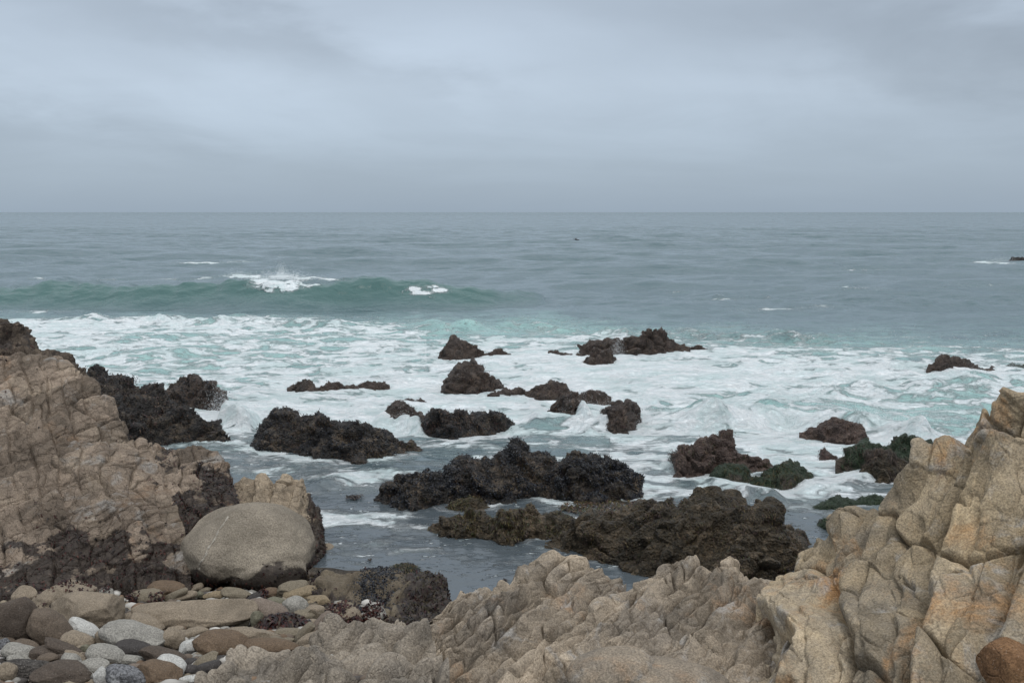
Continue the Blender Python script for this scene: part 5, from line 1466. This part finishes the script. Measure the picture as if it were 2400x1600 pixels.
# pale quartz vein, a thin ribbon standing just proud of the face
cand = Vb[(Vb[:, 1] < 0)]
vp = []
for k in range(60):
    t_ = k / 59
    vx = -0.19 - 0.29 * t_ + .012 * math.sin(t_ * 21)
    vz = 0.60 - 0.62 * t_
    j = np.argmin((cand[:, 0] - vx) ** 2 + (cand[:, 2] - vz) ** 2)
    vp.append(cand[j])
vp = np.array(vp)
for k in range(3):
    vp[:, k] = box(vp[:, k], 9)
vn = vp / (np.array([152, 135, 98]) * sc_) ** 2
vn /= np.linalg.norm(vn, axis=1, keepdims=True)
tg = np.gradient(vp, axis=0)
sd = np.cross(tg, vn)
sd /= np.linalg.norm(sd, axis=1, keepdims=True)
wv_ = (0.014 + .009 * np.sin(np.arange(60) * .9) + .006 * np.sin(np.arange(60) * 2.3))[:, None]
VV = np.stack([vp - sd * wv_ - vn * .02, vp - sd * wv_ * .6 + vn * .012, vp + sd * wv_ * .6 + vn * .012, vp + sd * wv_ - vn * .02], 1).reshape(-1, 3) + ctr
m_vein = rock_mat('quartz_vein', [(.26, .235, .19), (.31, .28, .235), (.36, .33, .28)], .3, bump=.5, crack=0)
mesh_obj('quartz_vein', VV, grid_faces(60, 4), m_vein, parent=gb)
rng = np.random.default_rng(77)
VNb = Vb / (np.array([152, 135, 98]) * sc_) ** 2
VNb /= np.linalg.norm(VNb, axis=1, keepdims=True)
wgt = np.clip(alg_shade_b - .35, 0, 1) * (VNb[:, 1] < .2)
ix = rng.choice(len(Vb), 700, p=wgt / wgt.sum())
blades('seaweed', Vb[ix] + ctr, VNb[ix], .05, .022, WEED_MAROON + WEED_DARK, M_WEED, gb, rng, lift=.5, side=.8)

# grit and small pebbles that fill the gaps
rng = np.random.default_rng(12)
V0, F0 = ico(1)
ng = 9000
gy_ = rng.uniform(8.2, 15.2, ng)
gx_ = (rng.uniform(-800, 900, ng) - 1200) / FPX * (gy_ * 1.06)
gs = rng.uniform(.015, .06, ng) * rng.uniform(.6, 1.5, ng)
sc3 = gs[:, None] * rng.uniform(.7, 1.4, (ng, 3)) * np.array([1.2, 1, .7])
VG = V0[None] * sc3[:, None, :] + np.stack([gx_, gy_, beach_z(gy_) - .02 + gs * .4], 1)[:, None, :]
FG = (F0[None] + (np.arange(ng) * len(V0))[:, None, None]).reshape(-1, 3)
pal = np.array([(.20, .165, .12), (.11, .085, .065), (.25, .235, .21), (.06, .052, .047), (.15, .10, .065), (.38, .36, .33)])
CG = np.repeat(pal[rng.integers(0, len(pal), ng)] * rng.uniform(.7, 1.2, (ng, 1)), len(V0), 0)
gr = mesh_obj('gravel', VG.reshape(-1, 3), FG, tint_mat('gravel', .8, .3), attrs={'tint': CG})
tag(gr, 'small pebbles filling the gaps between the beach stones', 'gravel', kind='stuff')


def weed_pile(name, label, px, py, w, h, z, n, cols, L, wd, cat='seaweed', flat=.5, seed=1, lift=.3):
    """a heap of loose weed lying at a place, as one thing"""
    rng = np.random.default_rng(seed)
    c = onz(px, py, z)
    k = c[1] / math.cos(TH + .2) / FPX
    a = rng.uniform(0, 6.28, n)
    rr_ = np.sqrt(rng.uniform(0, 1, n))
    ax, ay = w * k / 2, h * k / math.sin(math.atan((CAMH - z) / c[1])) / 2
    Pn = np.stack([c[0] + ax * rr_ * np.cos(a), c[1] + ay * rr_ * np.sin(a), z + flat * ax * (1 - rr_ ** 2) + rng.normal(size=n) * .004], 1)
    Nn = np.stack([rr_ * np.cos(a) * flat, rr_ * np.sin(a) * flat, np.ones(n)], 1)
    Nn /= np.linalg.norm(Nn, axis=1, keepdims=True)
    o = blades(name, Pn, Nn, L, wd, cols, M_WEED, None, rng, lift=lift, side=1.5 if flat < .1 else .7)
    del o['kind']
    tag(o, label, cat)
    return o


g_ = onbeach(660, 1468)
weed_pile('seaweed_clump', 'heap of wet black seaweed among the beach stones', 662, 1462, 105, 26, g_[2] + .06, 900, WEED_MAROON + WEED_DARK, .10, .03, flat=.35, seed=3)
weed_pile('seaweed_clump', 'ragged raft of brown weed afloat in foam before the big black rock', 1420, 1188, 210, 34, .02, 900, WEED_BROWN + WEED_OLIVE, .13, .025, flat=.02, seed=4, lift=.12)
weed_pile('seaweed_clump', 'tuft of dark green weed lifting from the pool behind the mussel rock', 948, 1333, 62, 18, .02, 500, WEED_DARK + WEED_OLIVE + WEED_GREEN[:1], .10, .012, flat=.25, seed=5)
weed_pile('seaweed_clump', 'thin brown strand of weed afloat beyond the three pointed rock', 898, 1110, 30, 5, .02, 60, WEED_RED + WEED_BROWN, .10, .025, flat=.02, seed=6, lift=.1)
weed_pile('seaweed_clump', 'dark shred of weed afloat left of the big black rock', 830, 1163, 34, 6, .02, 70, WEED_DARK, .11, .025, flat=.02, seed=7, lift=.15)
for px_, py_, lb in [(866, 1312, 'single black weed tip poking from the calm pool, left of middle'), (1182, 1358, 'tiny black weed tip in the calm pool near the granite ridge')]:
    weed_pile('seaweed_tip', lb, px_, py_, 8, 4, .01, 10, WEED_DARK, .05, .02, flat=.5, seed=int(px_))

# ------------------------------------------------------------------ spray: drops thrown up where waves strike
m_spray, T = new_mat('spray_drops')
finish(m_spray, T, (0.82, 0.85, 0.86, 1), 0.6)
V1 = np.array([(1, 0, 0), (-1, 0, 0), (0, 1, 0), (0, -1, 0), (0, 0, 1), (0, 0, -1)], float)
F1_ = np.array([[0, 2, 4], [2, 1, 4], [1, 3, 4], [3, 0, 4], [2, 0, 5], [1, 2, 5], [3, 1, 5], [0, 3, 5]])
PS = []
rng = np.random.default_rng(21)


def splash(px, py, w, h, n, s, up=1.0, z=0.0, d=None):
    c = onz(px, py, z) if d is None else p(px, py, d)
    k = c[1] / FPX
    t_ = np.abs(rng.normal(size=n)) ** 1.2 * .55
    x_ = rng.normal(size=n) * w * k * .38 * (1 - .35 * np.clip(t_, 0, 1))
    PS.append((np.stack([c[0] + x_, c[1] + rng.normal(size=n) * .3, c[2] + t_ * h * k * up], 1), s * rng.uniform(.35, 1.3, n) ** 1.3))


splash(1352, 978, 60, 45, 1400, 0.0058)
splash(1495, 975, 60, 60, 4712, 0.0055)
splash(1420, 985, 150, 30, 4712, 0.0058)
splash(530, 990, 80, 60, 7405, 0.0055)
splash(560, 1000, 90, 40, 4712, 0.0055)
splash(955, 1005, 110, 30, 2200, 0.0050)
splash(1450, 845, 30, 50, 1749, 0.0068)
splash(2290, 872, 120, 25, 3366, 0.0062)
splash(1700, 985, 380, 22, 10098, 0.0050)
splash(2080, 985, 380, 30, 10098, 0.0050)
splash(1950, 975, 160, 40, 5385, 0.0050)
splash(662, 655, 110, 14, 6058, 0.0106, d=67.0)
splash(660, 652, 24, 26, 1749, 0.0097, d=67.2)
splash(560, 648, 60, 10, 1346, 0.0097, d=67.2)
splash(665, 677, 90, 10, 2692, 0.0106, d=65.6)
splash(990, 686, 90, 8, 2356, 0.0097, d=65.8)
splash(2350, 616, 70, 10, 1346, 0.0155)
splash(2370, 870, 60, 24, 1683, 0.0058)
PP = np.concatenate([a for a, b in PS])
SS = np.concatenate([b for a, b in PS])
VS = (V1[None] * SS[:, None, None] + PP[:, None, :]).reshape(-1, 3)
FS = (F1_[None] + (np.arange(len(PP)) * 6)[:, None, None]).reshape(-1, 3)
spr = mesh_obj('spray', VS, FS, m_spray)
tag(spr, 'white spray thrown up where waves strike the rocks', 'spray', kind='stuff')

# ------------------------------------------------------------------ cormorant in flight, low over the open water
bd = 200.0
bp_ = p(1351, 562, bd)
m_bird, T = new_mat('black_plumage')
finish(m_bird, T, (0.015, 0.015, 0.017, 1), 0.6)
bird = bpy.data.objects.new('seabird', None)
COL.objects.link(bird)
bird.location = tuple(bp_)
tag(bird, 'small black seabird in flight, low over the open water', 'bird')


def tube(name, pts, radii, parent, seg=10, flat=1.0):
    pts = np.array(pts, float)
    tg_ = np.gradient(pts, axis=0)
    tg_ /= np.linalg.norm(tg_, axis=1, keepdims=True)
    u = np.cross(tg_, np.array([0, 0, 1.0]) + 1e-3)
    u /= np.linalg.norm(u, axis=1, keepdims=True)
    v = np.cross(u, tg_)
    an = np.linspace(0, 2 * math.pi, seg + 1)
    rd = np.array(radii)[:, None, None]
    G = pts[:, None] + rd * (np.cos(an)[None, :, None] * u[:, None] + flat * np.sin(an)[None, :, None] * v[:, None])
    return mesh_obj(name, G.reshape(-1, 3) + bp_, grid_faces(len(pts), seg + 1), m_bird, parent=parent)


tube('body', [(.62, 0, -.06), (.45, 0, -.04), (.25, 0, 0), (0, 0, .02), (-.2, 0, .03), (-.36, 0, .07), (-.52, 0, .12), (-.60, 0, .14), (-.66, 0, .13), (-.76, 0, .11)], [.03, .07, .10, .12, .10, .06, .045, .055, .035, .008], bird)
tube('wing', [(-.08, -.08, .05), (-.12, -.28, .16), (-.02, -.5, .12), (.16, -.72, -.06), (.26, -.84, -.22)], [.13, .14, .12, .08, .02], bird, flat=.16)
tube('wing', [(-.08, .08, .05), (-.12, .28, .22), (-.02, .5, .30), (.16, .72, .26), (.26, .84, .20)], [.13, .14, .12, .08, .02], bird, flat=.16)

# ------------------------------------------------------------------ wash: foam clings to the feet of the rocks in the surf
fl = foam.ravel().astype(np.float32).copy()
XY = np.stack([SV[..., 0].ravel(), SV[..., 1].ravel()], 1)
for B in BASES:
    lo, hi = B.min(0) - .9, B.max(0) + np.array([.9, 2.5])
    ix = np.where((XY[:, 0] > lo[0]) & (XY[:, 0] < hi[0]) & (XY[:, 1] > lo[1]) & (XY[:, 1] < hi[1]))[0]
    if len(ix) == 0 or B[:, 1].mean() > 90:
        continue
    dmin = np.full(len(ix), 9.0)
    for k0 in range(0, len(B), 2):
        dmin = np.minimum(dmin, np.hypot(XY[ix, 0] - B[k0, 0], XY[ix, 1] - B[k0, 1]))
    nz_ = fbm(np.c_[XY[ix] * 2.2, np.zeros(len(ix))], 3, .55, 71)
    fl[ix] += (.10 + .5 * fl[ix]) * np.exp(-(dmin / (.22 + .14 * nz_)) ** 2)
sea.data.attributes['foam'].data.foreach_set('value', np.clip(fl, 0, 1.1).astype(np.float32))
